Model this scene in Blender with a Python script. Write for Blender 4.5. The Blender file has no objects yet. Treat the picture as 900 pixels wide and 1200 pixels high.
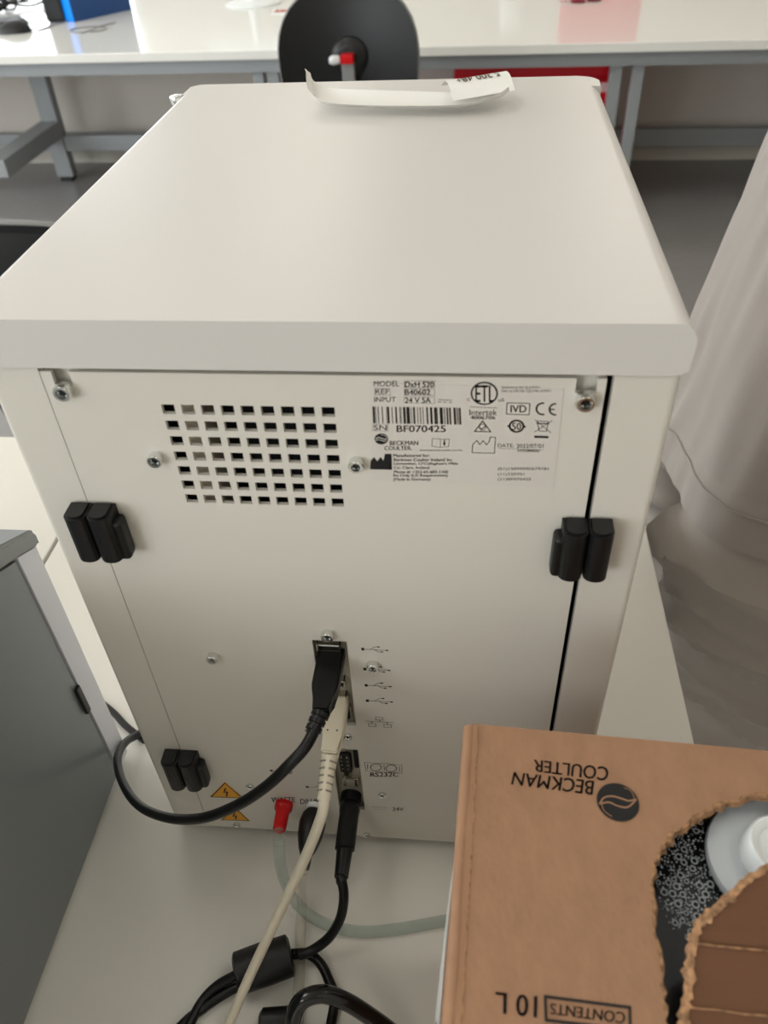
import bpy, bmesh, math, random
from mathutils import Vector, Matrix, noise
D = {"usb_cable":[[-0.0147,-0.0483,1.094],[-0.0235,-0.0555,1.086],[-0.0368,-0.0589,1.07],[-0.0558,-0.0582,1.048],[-0.0805,-0.0527,1.022],[-0.1093,-0.0404,0.996],[-0.1386,-0.0213,0.972],[-0.1635,0.005,0.952],[-0.1804,0.0316,0.935],[-0.1861,0.0533,0.92],[-0.1843,0.0658,0.91],[-0.1757,0.078,0.906]],"usb_tail":[[-0.1792,0.0658,0.9035],[-0.1875,0.0706,0.9035],[-0.2,0.0789,0.9035],[-0.2126,0.0891,0.9035],[-0.232,0.1017,0.9035]],"white_cable":[[-0.0076,-0.0493,1.055],[-0.0107,-0.0581,1.045],[-0.0195,-0.0668,1.02],[-0.0315,-0.0756,0.99],[-0.0449,-0.0885,0.96],[-0.0569,-0.1028,0.935],[-0.068,-0.121,0.914],[-0.0759,-0.1378,0.9045]],"power_cable":[[-0.0084,-0.0507,0.956],[-0.0068,-0.0567,0.947],[-0.0091,-0.0631,0.932],[-0.016,-0.0698,0.919],[-0.0258,-0.0752,0.912],[-0.0343,-0.0789,0.911]],"ferrite":[[-0.0379,-0.0798,0.914],[-0.0696,-0.0931,0.914]],"cordA":[[-0.0702,-0.0926,0.911],[-0.0806,-0.0977,0.907],[-0.0878,-0.1054,0.905],[-0.0917,-0.116,0.905],[-0.0946,-0.1291,0.905]],"cordB":[[-0.0637,-0.0933,0.905],[-0.0767,-0.101,0.904],[-0.0862,-0.1085,0.904],[-0.0964,-0.1182,0.904],[-0.105,-0.1318,0.904]],"cordC":[[-0.0389,-0.0776,0.909],[-0.0292,-0.0754,0.905],[-0.0211,-0.0802,0.904],[-0.0152,-0.0883,0.904],[-0.0102,-0.0981,0.904],[-0.0104,-0.1114,0.904],[-0.0118,-0.1284,0.904]],"tube1":[[-0.0488,-0.026,0.962],[-0.0488,-0.034,0.9585],[-0.0478,-0.042,0.9418],[-0.0434,-0.047,0.918],[-0.0324,-0.0536,0.908],[-0.0169,-0.058,0.904],[0.0022,-0.0597,0.904],[0.0234,-0.0565,0.904],[0.0418,-0.0521,0.904],[0.0578,-0.0483,0.904],[0.0844,-0.0448,0.904]],"tube2":[[-0.0327,-0.034,0.9408],[-0.0327,-0.045,0.9393],[-0.0371,-0.0493,0.912],[-0.0365,-0.0641,0.904],[-0.0333,-0.0859,0.904],[-0.0304,-0.1086,0.904],[-0.028,-0.1256,0.904]],"thick":[[-0.0303,-0.1385,0.906],[-0.0303,-0.1246,0.915],[-0.0285,-0.1148,0.928],[-0.0234,-0.1093,0.935],[-0.0133,-0.1059,0.935],[-0.0011,-0.1068,0.93],[0.0122,-0.11,0.92],[0.0283,-0.1164,0.91],[0.0458,-0.1286,0.907]],"conn":[[-0.0517,-0.1138,0.907],[-0.0291,-0.1111,0.907]],"label_text":[["MODEL",[[0.02131,1.26585],[0.03101,1.26601],[0.03108,1.26832],[0.02143,1.26816]],0],["DxH 520",[[0.03326,1.26563],[0.04414,1.26581],[0.04414,1.26832],[0.03332,1.26814]],1],["REF",[[0.02178,1.26234],[0.02708,1.26244],[0.02716,1.26468],[0.02189,1.26459]],0],["B40602",[[0.03317,1.26222],[0.04278,1.2624],[0.04279,1.26484],[0.03323,1.26467]],1],["INPUT",[[0.02114,1.25876],[0.02952,1.25892],[0.02959,1.26119],[0.02126,1.26104]],0],["24 V 5A",[[0.03309,1.25856],[0.04295,1.25875],[0.04296,1.26122],[0.03315,1.26104]],1],["SN",[[0.02019,1.2454],[0.02551,1.24553],[0.0256,1.24805],[0.02032,1.24793]],0],["BF070425",[[0.02945,1.2447],[0.0488,1.24517],[0.04877,1.24836],[0.02955,1.24791]],1],["BECKMAN",[[0.02647,1.2382],[0.03785,1.2385],[0.03788,1.24061],[0.02654,1.24032]],2],["COULTER.",[[0.02415,1.23563],[0.03532,1.23594],[0.03536,1.23796],[0.02424,1.23766]],2],["www.beckmancoulter.com/ifu",[[0.03838,1.23554],[0.05553,1.23601],[0.05551,1.23696],[0.0384,1.2365]],0],["Manufactured for:",[[0.0277,1.23223],[0.04239,1.23265],[0.0424,1.23422],[0.02776,1.23381]],1],["Beckman Coulter Ireland Inc",[[0.02782,1.23004],[0.05162,1.23074],[0.0516,1.23231],[0.02788,1.23163]],1],["Lismeehan, O'Callaghan's Mills",[[0.02775,1.22782],[0.05396,1.22861],[0.05393,1.23032],[0.02781,1.22955]],1],["Co. Clare, Ireland",[[0.02768,1.22584],[0.04217,1.22628],[0.04218,1.22789],[0.02774,1.22745]],1],["Phone #: +353-65-683-1100",[[0.02761,1.22358],[0.04997,1.22429],[0.04995,1.2259],[0.02766,1.22521]],1],["Rx Only (US Requirement)",[[0.02734,1.22156],[0.04979,1.22228],[0.04977,1.22403],[0.0274,1.22333]],1],["(Made in Germany)",[[0.02727,1.21939],[0.04273,1.2199],[0.04274,1.2218],[0.02734,1.2213]],1],["ETL",[[0.06003,1.25951],[0.06703,1.25964],[0.06667,1.26702],[0.05979,1.26691]],1],["C",[[0.05687,1.25988],[0.05804,1.2599],[0.058,1.26129],[0.05684,1.26127]],0],["US",[[0.06863,1.25978],[0.07086,1.25982],[0.07077,1.26131],[0.06855,1.26127]],0],["Intertek",[[0.05787,1.25336],[0.0685,1.25359],[0.06836,1.25621],[0.0578,1.25599]],0],["4006706",[[0.05838,1.25149],[0.06787,1.2517],[0.06778,1.25335],[0.05833,1.25315]],1],["Conforms to Std. UL 61010-1",[[0.06947,1.26571],[0.08358,1.26595],[0.08349,1.26699],[0.06941,1.26675]],0],["Cert. to CSA Std. C22.2 No. 61010-1",[[0.06955,1.26414],[0.0879,1.26447],[0.0878,1.26561],[0.06949,1.2653]],0],["IVD",[[0.07356,1.25501],[0.07949,1.25513],[0.07924,1.25837],[0.07336,1.25826]],1],["50",[[0.07462,1.24681],[0.07809,1.24689],[0.07786,1.25025],[0.07441,1.25017]],1],["DATE:",[[0.06956,1.23828],[0.0758,1.23845],[0.07569,1.24019],[0.06947,1.24003]],0],["2022/07/01",[[0.07694,1.23813],[0.0874,1.23841],[0.08723,1.24038],[0.07681,1.24011]],0],["YYYY/MM/DD",[[0.07736,1.23602],[0.0862,1.23626],[0.08609,1.23755],[0.07727,1.23731]],1],["(01)15099590679781",[[0.07018,1.22628],[0.0905,1.22691],[0.09033,1.22873],[0.07008,1.22812]],0],["(11)220701",[[0.07032,1.22356],[0.08105,1.2239],[0.08092,1.22563],[0.07023,1.2253]],0],["(21)BF070425",[[0.07046,1.22094],[0.08392,1.22138],[0.08379,1.22312],[0.07037,1.22269]],0],["i",[[0.04801,1.23865],[0.04867,1.23866],[0.04865,1.24124],[0.04799,1.24122]],1]],"label_poly":[[[0.01781,1.22553],[0.01824,1.22988],[0.01972,1.23201],[0.02098,1.22984],[0.02245,1.23208],[0.02354,1.23016],[0.02427,1.23371],[0.02698,1.23379],[0.02689,1.22556]],[[0.08341,1.2443],[0.0889,1.24421],[0.089,1.24318],[0.08349,1.24327]]],"label_line":[[[[0.03297,1.26856],[0.04449,1.26853],[0.04449,1.2655],[0.03289,1.26551]],1,0.00010666666666666667],[[[0.03288,1.26499],[0.04449,1.26497],[0.0445,1.26221],[0.03281,1.26222]],1,0.00010666666666666667],[[[0.03279,1.26147],[0.0445,1.26147],[0.0445,1.25856],[0.03272,1.25855]],1,0.00010666666666666667],[[[0.02154,1.265],[0.02753,1.26489],[0.02743,1.26191],[0.0214,1.26201]],1,0.00010666666666666667],[[[0.01997,1.24838],[0.02608,1.24829],[0.02596,1.24508],[0.0198,1.24516]],1,0.00010666666666666667],[[[0.04567,1.26031],[0.0511,1.26009]],0,0.00022222222222222223],[[[0.04568,1.25923],[0.04704,1.25926]],0,0.0002666666666666667],[[[0.04776,1.25916],[0.04903,1.25919]],0,0.0002666666666666667],[[[0.04994,1.2591],[0.05111,1.25912]],0,0.0002666666666666667],[[[0.05794,1.2573],[0.06841,1.25697]],0,0.00017777777777777779],[[[0.07196,1.25931],[0.08051,1.25926],[0.08064,1.25406],[0.07199,1.25421]],1,0.0003111111111111111],[[[0.05952,1.23529],[0.05958,1.23942],[0.0612,1.24144],[0.0624,1.23938],[0.06363,1.24139],[0.06502,1.23933],[0.06606,1.2411],[0.06634,1.24319],[0.06838,1.24313],[0.0684,1.2353]],1,0.0002844444444444445],[[[0.06978,1.2377],[0.08767,1.23748]],0,0.00010666666666666667],[[[0.06013,1.24578],[0.06641,1.24571],[0.06307,1.25081]],1,0.0004],[[[0.0619,1.24787],[0.06295,1.24687],[0.06461,1.24894]],0,0.00035555555555555557],[[[0.04356,1.24192],[0.04676,1.24166],[0.05033,1.24175],[0.05,1.23811],[0.04678,1.23755],[0.04336,1.23817]],1,0.00017777777777777779],[[[0.04676,1.24166],[0.04678,1.23755]],0,0.00017777777777777779],[[[0.08393,1.25128],[0.08809,1.25104],[0.08788,1.24645],[0.08504,1.24661]],1,0.0002666666666666667],[[[0.08308,1.2517],[0.08966,1.24582]],0,0.00022222222222222223],[[[0.08965,1.25162],[0.08327,1.246]],0,0.00022222222222222223],[[[0.08366,1.25016],[0.08872,1.25005]],0,0.00044444444444444447],[[[0.06799,1.26348],[0.06797,1.26272],[0.06783,1.26198],[0.06758,1.26126],[0.06722,1.2606],[0.06676,1.26001],[0.0662,1.25949],[0.06558,1.25908],[0.06489,1.25877],[0.06415,1.25857],[0.0634,1.25849],[0.06264,1.25854],[0.06189,1.25871],[0.06118,1.25899],[0.06051,1.25938],[0.05992,1.25988],[0.0594,1.26045],[0.05898,1.26111],[0.05867,1.26181],[0.05847,1.26255],[0.05839,1.26331],[0.05843,1.26407],[0.05858,1.26482],[0.05885,1.26552],[0.05922,1.26617],[0.05969,1.26675],[0.06024,1.26725],[0.06086,1.26765],[0.06154,1.26795],[0.06226,1.26813],[0.063,1.2682],[0.06375,1.26816],[0.06448,1.26799],[0.06518,1.26772],[0.06584,1.26734],[0.06643,1.26686],[0.06694,1.2663],[0.06736,1.26567],[0.06768,1.26497],[0.06789,1.26424]],1,0.0006222222222222223],[[[0.07887,1.24871],[0.07887,1.24829],[0.0788,1.24788],[0.07867,1.24748],[0.07848,1.24712],[0.07824,1.24679],[0.07794,1.2465],[0.0776,1.24627],[0.07723,1.2461],[0.07683,1.24599],[0.07642,1.24595],[0.076,1.24597],[0.07559,1.24606],[0.07519,1.24622],[0.07482,1.24643],[0.07449,1.2467],[0.0742,1.24702],[0.07396,1.24737],[0.07378,1.24776],[0.07366,1.24817],[0.0736,1.24859],[0.0736,1.24901],[0.07368,1.24942],[0.07381,1.24981],[0.074,1.25018],[0.07425,1.2505],[0.07455,1.25078],[0.07489,1.25101],[0.07526,1.25117],[0.07565,1.25128],[0.07606,1.25132],[0.07647,1.2513],[0.07688,1.25121],[0.07727,1.25106],[0.07764,1.25085],[0.07797,1.25058],[0.07826,1.25027],[0.0785,1.24992],[0.07868,1.24954],[0.07881,1.24913]],1,0.0008],[[[0.06447,1.24793],[0.06447,1.2477],[0.06443,1.24747],[0.06436,1.24726],[0.06426,1.24706],[0.06414,1.24688],[0.06399,1.24673],[0.06382,1.2466],[0.06364,1.24651],[0.06345,1.24645],[0.06324,1.24643],[0.06304,1.24644],[0.06284,1.24649],[0.06265,1.24657],[0.06247,1.24669],[0.06232,1.24684],[0.06218,1.24701],[0.06206,1.2472],[0.06198,1.24742],[0.06192,1.24764],[0.0619,1.24787],[0.06191,1.2481],[0.06195,1.24832],[0.06202,1.24854],[0.06211,1.24873],[0.06224,1.24891],[0.06239,1.24906],[0.06255,1.24919],[0.06274,1.24928],[0.06293,1.24934],[0.06313,1.24936],[0.06333,1.24935],[0.06353,1.2493],[0.06372,1.24921],[0.06389,1.2491],[0.06405,1.24895],[0.06419,1.24878],[0.0643,1.24859],[0.06439,1.24838],[0.06445,1.24816]],1,0.00022222222222222223],[[[0.08633,1.25438],[0.08592,1.25429],[0.08549,1.25429],[0.08507,1.25438],[0.08466,1.25454],[0.08427,1.25479],[0.08394,1.25511],[0.08365,1.25549],[0.08343,1.25591],[0.08327,1.25636],[0.0832,1.25684],[0.0832,1.25731],[0.08327,1.25777],[0.08342,1.25819],[0.08364,1.25857],[0.08393,1.2589],[0.08426,1.25916],[0.08464,1.25934],[0.08504,1.25944],[0.08546,1.25945],[0.08588,1.25938]],0,0.0007111111111111111],[[[0.09084,1.25432],[0.09047,1.25427],[0.0901,1.2543],[0.08973,1.25441],[0.08937,1.25459],[0.08904,1.25483],[0.08875,1.25513],[0.0885,1.25548],[0.08831,1.25587],[0.08817,1.25629],[0.0881,1.25672],[0.08809,1.25715],[0.08815,1.25757],[0.08827,1.25796],[0.08845,1.25832],[0.08868,1.25863],[0.08896,1.25888],[0.08928,1.25906],[0.08962,1.25918],[0.08999,1.25923],[0.09036,1.2592]],0,0.0007111111111111111],[[[0.08828,1.25672],[0.09006,1.25665]],0,0.0005333333333333334],[[[0.07269,1.24857],[0.07378,1.24859]],0,0.0007111111111111111],[[[0.07871,1.24848],[0.0798,1.24851]],0,0.0007111111111111111]],"label_logo":[[0.02591,1.24125],[0.02586,1.24082],[0.02574,1.24041],[0.02556,1.24001],[0.02532,1.23964],[0.02502,1.23931],[0.02468,1.23903],[0.0243,1.23879],[0.02389,1.23862],[0.02346,1.23851],[0.02302,1.23846],[0.02258,1.23848],[0.02216,1.23857],[0.02177,1.23873],[0.0214,1.23894],[0.02108,1.23921],[0.02082,1.23953],[0.0206,1.23988],[0.02046,1.24027],[0.02038,1.24068],[0.02036,1.24111],[0.02042,1.24153],[0.02054,1.24194],[0.02072,1.24234],[0.02097,1.2427],[0.02127,1.24303],[0.02161,1.24331],[0.02199,1.24354],[0.0224,1.24371],[0.02282,1.24382],[0.02326,1.24386],[0.02369,1.24384],[0.0241,1.24375],[0.0245,1.2436],[0.02486,1.24339],[0.02517,1.24312],[0.02544,1.24281],[0.02566,1.24246],[0.02581,1.24207],[0.02589,1.24167]],"logo_wave":[[[[0.02076,1.24135],[0.02193,1.24196],[0.02316,1.24164],[0.02438,1.24109],[0.02573,1.24148]],0,0.00035555555555555557],[[[0.02051,1.24017],[0.02179,1.24091],[0.02311,1.24059],[0.02433,1.24003],[0.02531,1.24053]],0,0.0002666666666666667],[[[0.02314,1.24328],[0.02464,1.24296],[0.02555,1.24182]],0,0.00017777777777777779]],"bars":[[[0.02024,1.24879],[0.02111,1.24881],[0.02115,1.25666],[0.0203,1.25664]],[[0.02137,1.24879],[0.02158,1.2488],[0.02162,1.25665],[0.0214,1.25664]],[[0.02232,1.2488],[0.02262,1.2488],[0.02264,1.25665],[0.02234,1.25665]],[[0.02392,1.2488],[0.02427,1.24881],[0.02426,1.25666],[0.02392,1.25665]],[[0.02565,1.24881],[0.02587,1.24881],[0.02583,1.25666],[0.02562,1.25666]],[[0.02608,1.24881],[0.02682,1.24883],[0.02677,1.25667],[0.02604,1.25666]],[[0.02781,1.24882],[0.02811,1.24882],[0.02804,1.25667],[0.02774,1.25667]],[[0.02923,1.24882],[0.02984,1.24884],[0.02974,1.25668],[0.02914,1.25667]],[[0.03091,1.24883],[0.03117,1.24884],[0.03105,1.25668],[0.0308,1.25668]],[[0.03139,1.24883],[0.0316,1.24884],[0.03147,1.25668],[0.03126,1.25668]],[[0.03234,1.24884],[0.03328,1.24886],[0.03313,1.2567],[0.03219,1.25668]],[[0.03363,1.24884],[0.03492,1.24887],[0.03473,1.25671],[0.03346,1.25669]],[[0.03543,1.24885],[0.03565,1.24885],[0.03545,1.2567],[0.03524,1.25669]],[[0.03629,1.24885],[0.03698,1.24887],[0.03676,1.25671],[0.03608,1.2567]],[[0.03792,1.24886],[0.03818,1.24886],[0.03794,1.25671],[0.03769,1.2567]],[[0.03895,1.24886],[0.03925,1.24887],[0.039,1.25671],[0.0387,1.25671]],[[0.04002,1.24887],[0.04028,1.24887],[0.04001,1.25672],[0.03975,1.25671]],[[0.04148,1.24887],[0.04207,1.24889],[0.04178,1.25673],[0.04119,1.25672]],[[0.04293,1.24888],[0.04378,1.2489],[0.04346,1.25674],[0.04262,1.25672]],[[0.04451,1.24888],[0.04519,1.2489],[0.04484,1.25674],[0.04417,1.25673]],[[0.04528,1.24889],[0.04583,1.2489],[0.04547,1.25674],[0.04493,1.25673]],[[0.04669,1.24889],[0.04788,1.24892],[0.04749,1.25676],[0.04631,1.25674]],[[0.04839,1.2489],[0.04873,1.24891],[0.04833,1.25675],[0.04799,1.25674]],[[0.04933,1.2489],[0.04997,1.24892],[0.04954,1.25676],[0.04891,1.25675]],[[0.05039,1.24891],[0.05107,1.24892],[0.05063,1.25676],[0.04996,1.25675]],[[0.05209,1.24891],[0.05294,1.24893],[0.05247,1.25677],[0.05163,1.25676]],[[0.05328,1.24892],[0.05354,1.24892],[0.05305,1.25677],[0.0528,1.25676]],[[0.05375,1.24892],[0.05401,1.24893],[0.05351,1.25677],[0.05326,1.25676]],[[0.05426,1.24892],[0.0549,1.24894],[0.05439,1.25678],[0.05376,1.25677]]],"label_rect":[[0.0183,1.2195],[0.0934,1.218],[0.0925,1.266],[0.0195,1.2676]],"panel_text":[["WASTE",[[-0.06207,0.94597],[-0.04597,0.94797],[-0.04521,0.95451],[-0.06117,0.95255]],1],["DILUENT",[[-0.04279,0.9462],[-0.02403,0.94855],[-0.02346,0.95505],[-0.04206,0.95276]],1],["RS232C",[[0.00512,0.985],[0.02252,0.98698],[0.02266,0.99184],[0.00538,0.9899]],1],["24V",[[0.01742,0.94513],[0.02461,0.94605],[0.02472,0.95039],[0.01757,0.94948]],1]],"panel_line":[["usb_symbol",[[[[0.00766,1.10783],[0.0204,1.10772]],0,0.0003],[[[0.01164,1.10812],[0.01393,1.10999],[0.0157,1.11045]],0,0.0003],[[[0.0134,1.10824],[0.01551,1.10634],[0.0177,1.10629]],0,0.0003],[[[0.00696,1.10785],[0.00846,1.10789]],0,0.0022],[[[0.01525,1.11015],[0.01656,1.11024]],0,0.0009],[[[0.01682,1.10623],[0.01815,1.10632]],0,0.0009],[[[0.01952,1.10766],[0.02084,1.10775]],0,0.001]]],["usb_symbol",[[[[0.00781,1.09132],[0.02088,1.09125]],0,0.0003],[[[0.01189,1.09163],[0.01424,1.09361],[0.01606,1.09411]],0,0.0003],[[[0.0137,1.09177],[0.01587,1.08977],[0.01812,1.08973]],0,0.0003],[[[0.00709,1.09133],[0.00863,1.09138]],0,0.0022],[[[0.0156,1.09379],[0.01695,1.09389]],0,0.0009],[[[0.01722,1.08966],[0.01857,1.08977]],0,0.0009],[[[0.01998,1.09118],[0.02133,1.09128]],0,0.001]]],["usb_symbol",[[[[0.0077,1.07729],[0.02105,1.07726]],0,0.0003],[[[0.01187,1.07764],[0.01427,1.07971],[0.01613,1.08023]],0,0.0003],[[[0.01372,1.07779],[0.01593,1.07571],[0.01823,1.07567]],0,0.0003],[[[0.00696,1.07731],[0.00854,1.07736]],0,0.0022],[[[0.01565,1.07989],[0.01703,1.08001]],0,0.0009],[[[0.01731,1.07559],[0.0187,1.07571]],0,0.0009],[[[0.02013,1.07719],[0.02151,1.0773]],0,0.001]]],["usb_symbol",[[[[0.00762,1.06343],[0.02126,1.06344]],0,0.0003],[[[0.01188,1.0638],[0.01433,1.06597],[0.01623,1.06652]],0,0.0003],[[[0.01377,1.06396],[0.01603,1.0618],[0.01838,1.06177]],0,0.0003],[[[0.00687,1.06344],[0.00848,1.0635]],0,0.0022],[[[0.01575,1.06617],[0.01716,1.06629]],0,0.0009],[[[0.01744,1.06169],[0.01885,1.06181]],0,0.0009],[[[0.02032,1.06336],[0.02173,1.06348]],0,0.001]]],["network_symbol",[[[[0.00533,1.04397],[0.02131,1.04405]],0,0.0003],[[[0.01162,1.04852],[0.01546,1.04838],[0.01534,1.04565],[0.01148,1.04579]],1,0.0003],[[[0.00716,1.04188],[0.01129,1.04177],[0.01115,1.03881],[0.007,1.03892]],1,0.0003],[[[0.01591,1.04187],[0.02002,1.04176],[0.01992,1.03881],[0.01578,1.03892]],1,0.0003],[[[0.01368,1.04624],[0.01358,1.04416]],0,0.0004],[[[0.00923,1.04416],[0.0091,1.04165]],0,0.0004],[[[0.01793,1.04415],[0.01784,1.04164]],0,0.0004]]],["serial_symbol",[[[[0.00236,1.00102],[0.02496,1.00038],[0.02471,0.99111],[0.00284,0.99126]],1,0.0003],[[[0.01236,0.9964],[0.01215,0.9952],[0.01163,0.99408],[0.01087,0.99314],[0.00992,0.99249],[0.0089,0.99219],[0.00788,0.99226],[0.00699,0.99271],[0.0063,0.99348],[0.00589,0.99451],[0.00579,0.99568],[0.00602,0.99688],[0.00654,0.99799],[0.00731,0.99891],[0.00825,0.99955],[0.00927,0.99985],[0.01027,0.99977],[0.01115,0.99933],[0.01184,0.99857],[0.01225,0.99756]],1,0.0005],[[[0.02165,0.99606],[0.02145,0.99486],[0.02095,0.99373],[0.0202,0.9928],[0.01927,0.99215],[0.01825,0.99185],[0.01724,0.99192],[0.01634,0.99237],[0.01565,0.99314],[0.01523,0.99416],[0.01511,0.99533],[0.01532,0.99653],[0.01583,0.99765],[0.01658,0.99857],[0.01751,0.99921],[0.01852,0.9995],[0.01952,0.99943],[0.02041,0.99899],[0.0211,0.99823],[0.02153,0.99722]],1,0.0005],[[[0.00406,0.999],[0.00395,0.99327]],0,0.0004],[[[0.01412,0.99881],[0.01409,0.99309]],0,0.0004],[[[0.02337,0.99864],[0.02342,0.99293]],0,0.0004]]],["direct_current_symbol",[[[[0.00432,0.94888],[0.01424,0.94874]],0,0.0003],[[[0.00474,0.94623],[0.01413,0.94601]],0,0.0002]]],["usb_symbol",[[[[-0.03596,0.96817],[-0.02175,0.96832]],0,0.0003],[[[-0.03098,0.96876],[-0.02797,0.97167],[-0.02573,0.97244]],0,0.0003],[[[-0.02877,0.96902],[-0.0263,0.96623],[-0.02357,0.96625]],0,0.0003],[[[-0.03683,0.96817],[-0.03496,0.96829]],0,0.0022],[[[-0.02631,0.97197],[-0.02467,0.97216]],0,0.0009],[[[-0.02468,0.96611],[-0.02302,0.96631]],0,0.0009],[[[-0.02285,0.96818],[-0.0212,0.96838]],0,0.001]]],["usb_symbol",[[[[-0.05676,0.9849],[-0.04384,0.98487]],0,0.0003],[[[-0.05183,0.98545],[-0.04879,0.98823],[-0.04656,0.98897]],0,0.0003],[[[-0.04965,0.98569],[-0.04729,0.983],[-0.0446,0.98301]],0,0.0003],[[[-0.05762,0.9849],[-0.05577,0.98501]],0,0.0022],[[[-0.04715,0.98851],[-0.04552,0.98869]],0,0.0009],[[[-0.04569,0.98288],[-0.04405,0.98307]],0,0.0009],[[[-0.04493,0.98474],[-0.04329,0.98493]],0,0.001]]]],"tri":[[[-0.08931,0.9681],[-0.10301,0.94743],[-0.07988,0.94864]],[[-0.08768,0.93613],[-0.10156,0.91719],[-0.08021,0.91886]]],"box_origin":[0.0627,-0.0695,0.0],"box_yaw":-0.04456311477990923,"box_text":[["BECKMAN",[[0.0473,0.02054],[0.0172,0.02013],[0.01622,0.02562],[0.04633,0.02653]],2],["COULTER",[[0.05323,0.01407],[0.02479,0.01394],[0.02463,0.01906],[0.05224,0.02014]],2],["10 L",[[0.02555,0.09724],[0.01273,0.09758],[0.01281,0.10359],[0.02529,0.10334]],1],["CONTENTS",[[0.05231,0.09853],[0.02961,0.09872],[0.02944,0.10178],[0.0517,0.1017]],1]],"box_line":[[[[0.02806,0.09709],[0.0537,0.09695],[0.05331,0.10317],[0.02826,0.10359]],1,0.0009]],"box_logo":[[0.0555,0.0283],0.00768],"box_wave":[[[0.04868,0.03009],[0.05058,0.0272],[0.05375,0.0263],[0.05681,0.02688],[0.0595,0.02749],[0.06233,0.02648]],[[0.04904,0.02982],[0.05219,0.02893],[0.05553,0.03006],[0.05894,0.03005],[0.06232,0.02663]],[[0.05822,0.02231],[0.06056,0.02337],[0.06166,0.02633]],[[0.04939,0.02978],[0.05023,0.03254],[0.05282,0.03448]]],"hole":[[0.11211,0.01866],[0.10572,0.02041],[0.09923,0.02286],[0.09278,0.02529],[0.08719,0.02829],[0.08181,0.03222],[0.07672,0.03672],[0.07233,0.04107],[0.06886,0.04555],[0.0666,0.05012],[0.06542,0.05564],[0.0649,0.06294],[0.06467,0.06993],[0.06473,0.07663],[0.06478,0.08308],[0.06457,0.08933],[0.06463,0.09533],[0.06468,0.10112],[0.06459,0.10783]],"flap":[[0.09887,0.0563],[0.09444,0.05877],[0.09024,0.06156],[0.08645,0.06509],[0.08301,0.06827],[0.0797,0.07089],[0.07642,0.07348],[0.07447,0.07551],[0.07342,0.07844],[0.07243,0.08285],[0.07171,0.08715],[0.07084,0.09227],[0.06974,0.09764],[0.06883,0.10174]],"flapz":[1.17,1.17,1.169,1.168,1.167,1.166,1.165,1.163,1.161,1.159,1.157,1.154,1.152,1.15],"cap":[0.11255,0.0377]}
random.seed(7)
SC = bpy.context.scene; COL = SC.collection
PI = math.pi
TOP = 0.90            # table height

# ---------------------------------------------------------------- materials
def lin(c):
    return tuple(((x/255.)/12.92 if x/255. <= .04045 else ((x/255.+.055)/1.055)**2.4) for x in c)
MATS = {}
def mat(name, rgb, rough=.5, metal=0, spec=.5, coat=0, trans=0, alpha=1, bump=0, bscale=200, var=0, vscale=8, emit=0, ior=1.45, sheen=0, stretch=None):
    if name in MATS: return MATS[name]
    m = bpy.data.materials.new(name); m.use_nodes = True
    nt = m.node_tree; b = nt.nodes['Principled BSDF']
    c = lin(rgb)
    b.inputs['Base Color'].default_value = (*c, 1)
    b.inputs['Roughness'].default_value = rough
    b.inputs['Metallic'].default_value = metal
    b.inputs['Specular IOR Level'].default_value = spec
    b.inputs['Coat Weight'].default_value = coat
    b.inputs['Coat Roughness'].default_value = .08
    b.inputs['Transmission Weight'].default_value = trans
    b.inputs['Alpha'].default_value = alpha
    b.inputs['IOR'].default_value = ior
    b.inputs['Sheen Weight'].default_value = sheen
    if emit:
        b.inputs['Emission Color'].default_value = (*c, 1); b.inputs['Emission Strength'].default_value = emit
    tc = nt.nodes.new('ShaderNodeTexCoord'); mp = nt.nodes.new('ShaderNodeMapping')
    nt.links.new(tc.outputs['Object'], mp.inputs['Vector'])
    if stretch: mp.inputs['Scale'].default_value = stretch
    if var:
        n = nt.nodes.new('ShaderNodeTexNoise'); n.inputs['Scale'].default_value = vscale; n.inputs['Detail'].default_value = 5
        nt.links.new(mp.outputs[0], n.inputs['Vector'])
        r = nt.nodes.new('ShaderNodeValToRGB')
        r.color_ramp.elements[0].position = .3; r.color_ramp.elements[1].position = .7
        r.color_ramp.elements[0].color = (*[max(0, x*(1-var)) for x in c], 1)
        r.color_ramp.elements[1].color = (*[min(1, x*(1+var)) for x in c], 1)
        nt.links.new(n.outputs['Fac'], r.inputs[0]); nt.links.new(r.outputs[0], b.inputs['Base Color'])
    if bump:
        n2 = nt.nodes.new('ShaderNodeTexNoise'); n2.inputs['Scale'].default_value = bscale; n2.inputs['Detail'].default_value = 4
        nt.links.new(mp.outputs[0], n2.inputs['Vector'])
        bp = nt.nodes.new('ShaderNodeBump'); bp.inputs['Strength'].default_value = bump; bp.inputs['Distance'].default_value = .001
        nt.links.new(n2.outputs['Fac'], bp.inputs['Height']); nt.links.new(bp.outputs[0], b.inputs['Normal'])
    MATS[name] = m; return m

M_body = mat('painted_metal', (214,210,200), .38, bump=.04, bscale=900)
M_lid = mat('painted_lid', (210,207,203), .3, bump=.02, bscale=500)
M_dark = mat('inner_black', (12,12,12), .8)
M_beige = mat('inner_beige', (190,180,160), .6)
M_hinge = mat('black_plastic', (14,14,15), .42, bump=.15, bscale=1500)
M_screw = mat('zinc', (225,227,224), .22, metal=1)
M_screw_shade = mat('zinc_shaded', (60,62,62), .35, metal=1)  # darker zinc copy, paints the shade inside the screw recess
M_label = mat('label_film', (212,207,199), .3)
M_ink = mat('ink', (16,15,16), .5)
M_steel = mat('port_steel', (158,153,140), .4, metal=.35, var=.08, vscale=60)
M_usb = mat('connector_metal', (205,200,188), .25, metal=1)
M_cable = mat('black_cable', (7,7,8), .36, spec=.4, bump=.05, bscale=400)
M_glossy = mat('glossy_cable', (10,10,12), .14, coat=.4)
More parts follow.
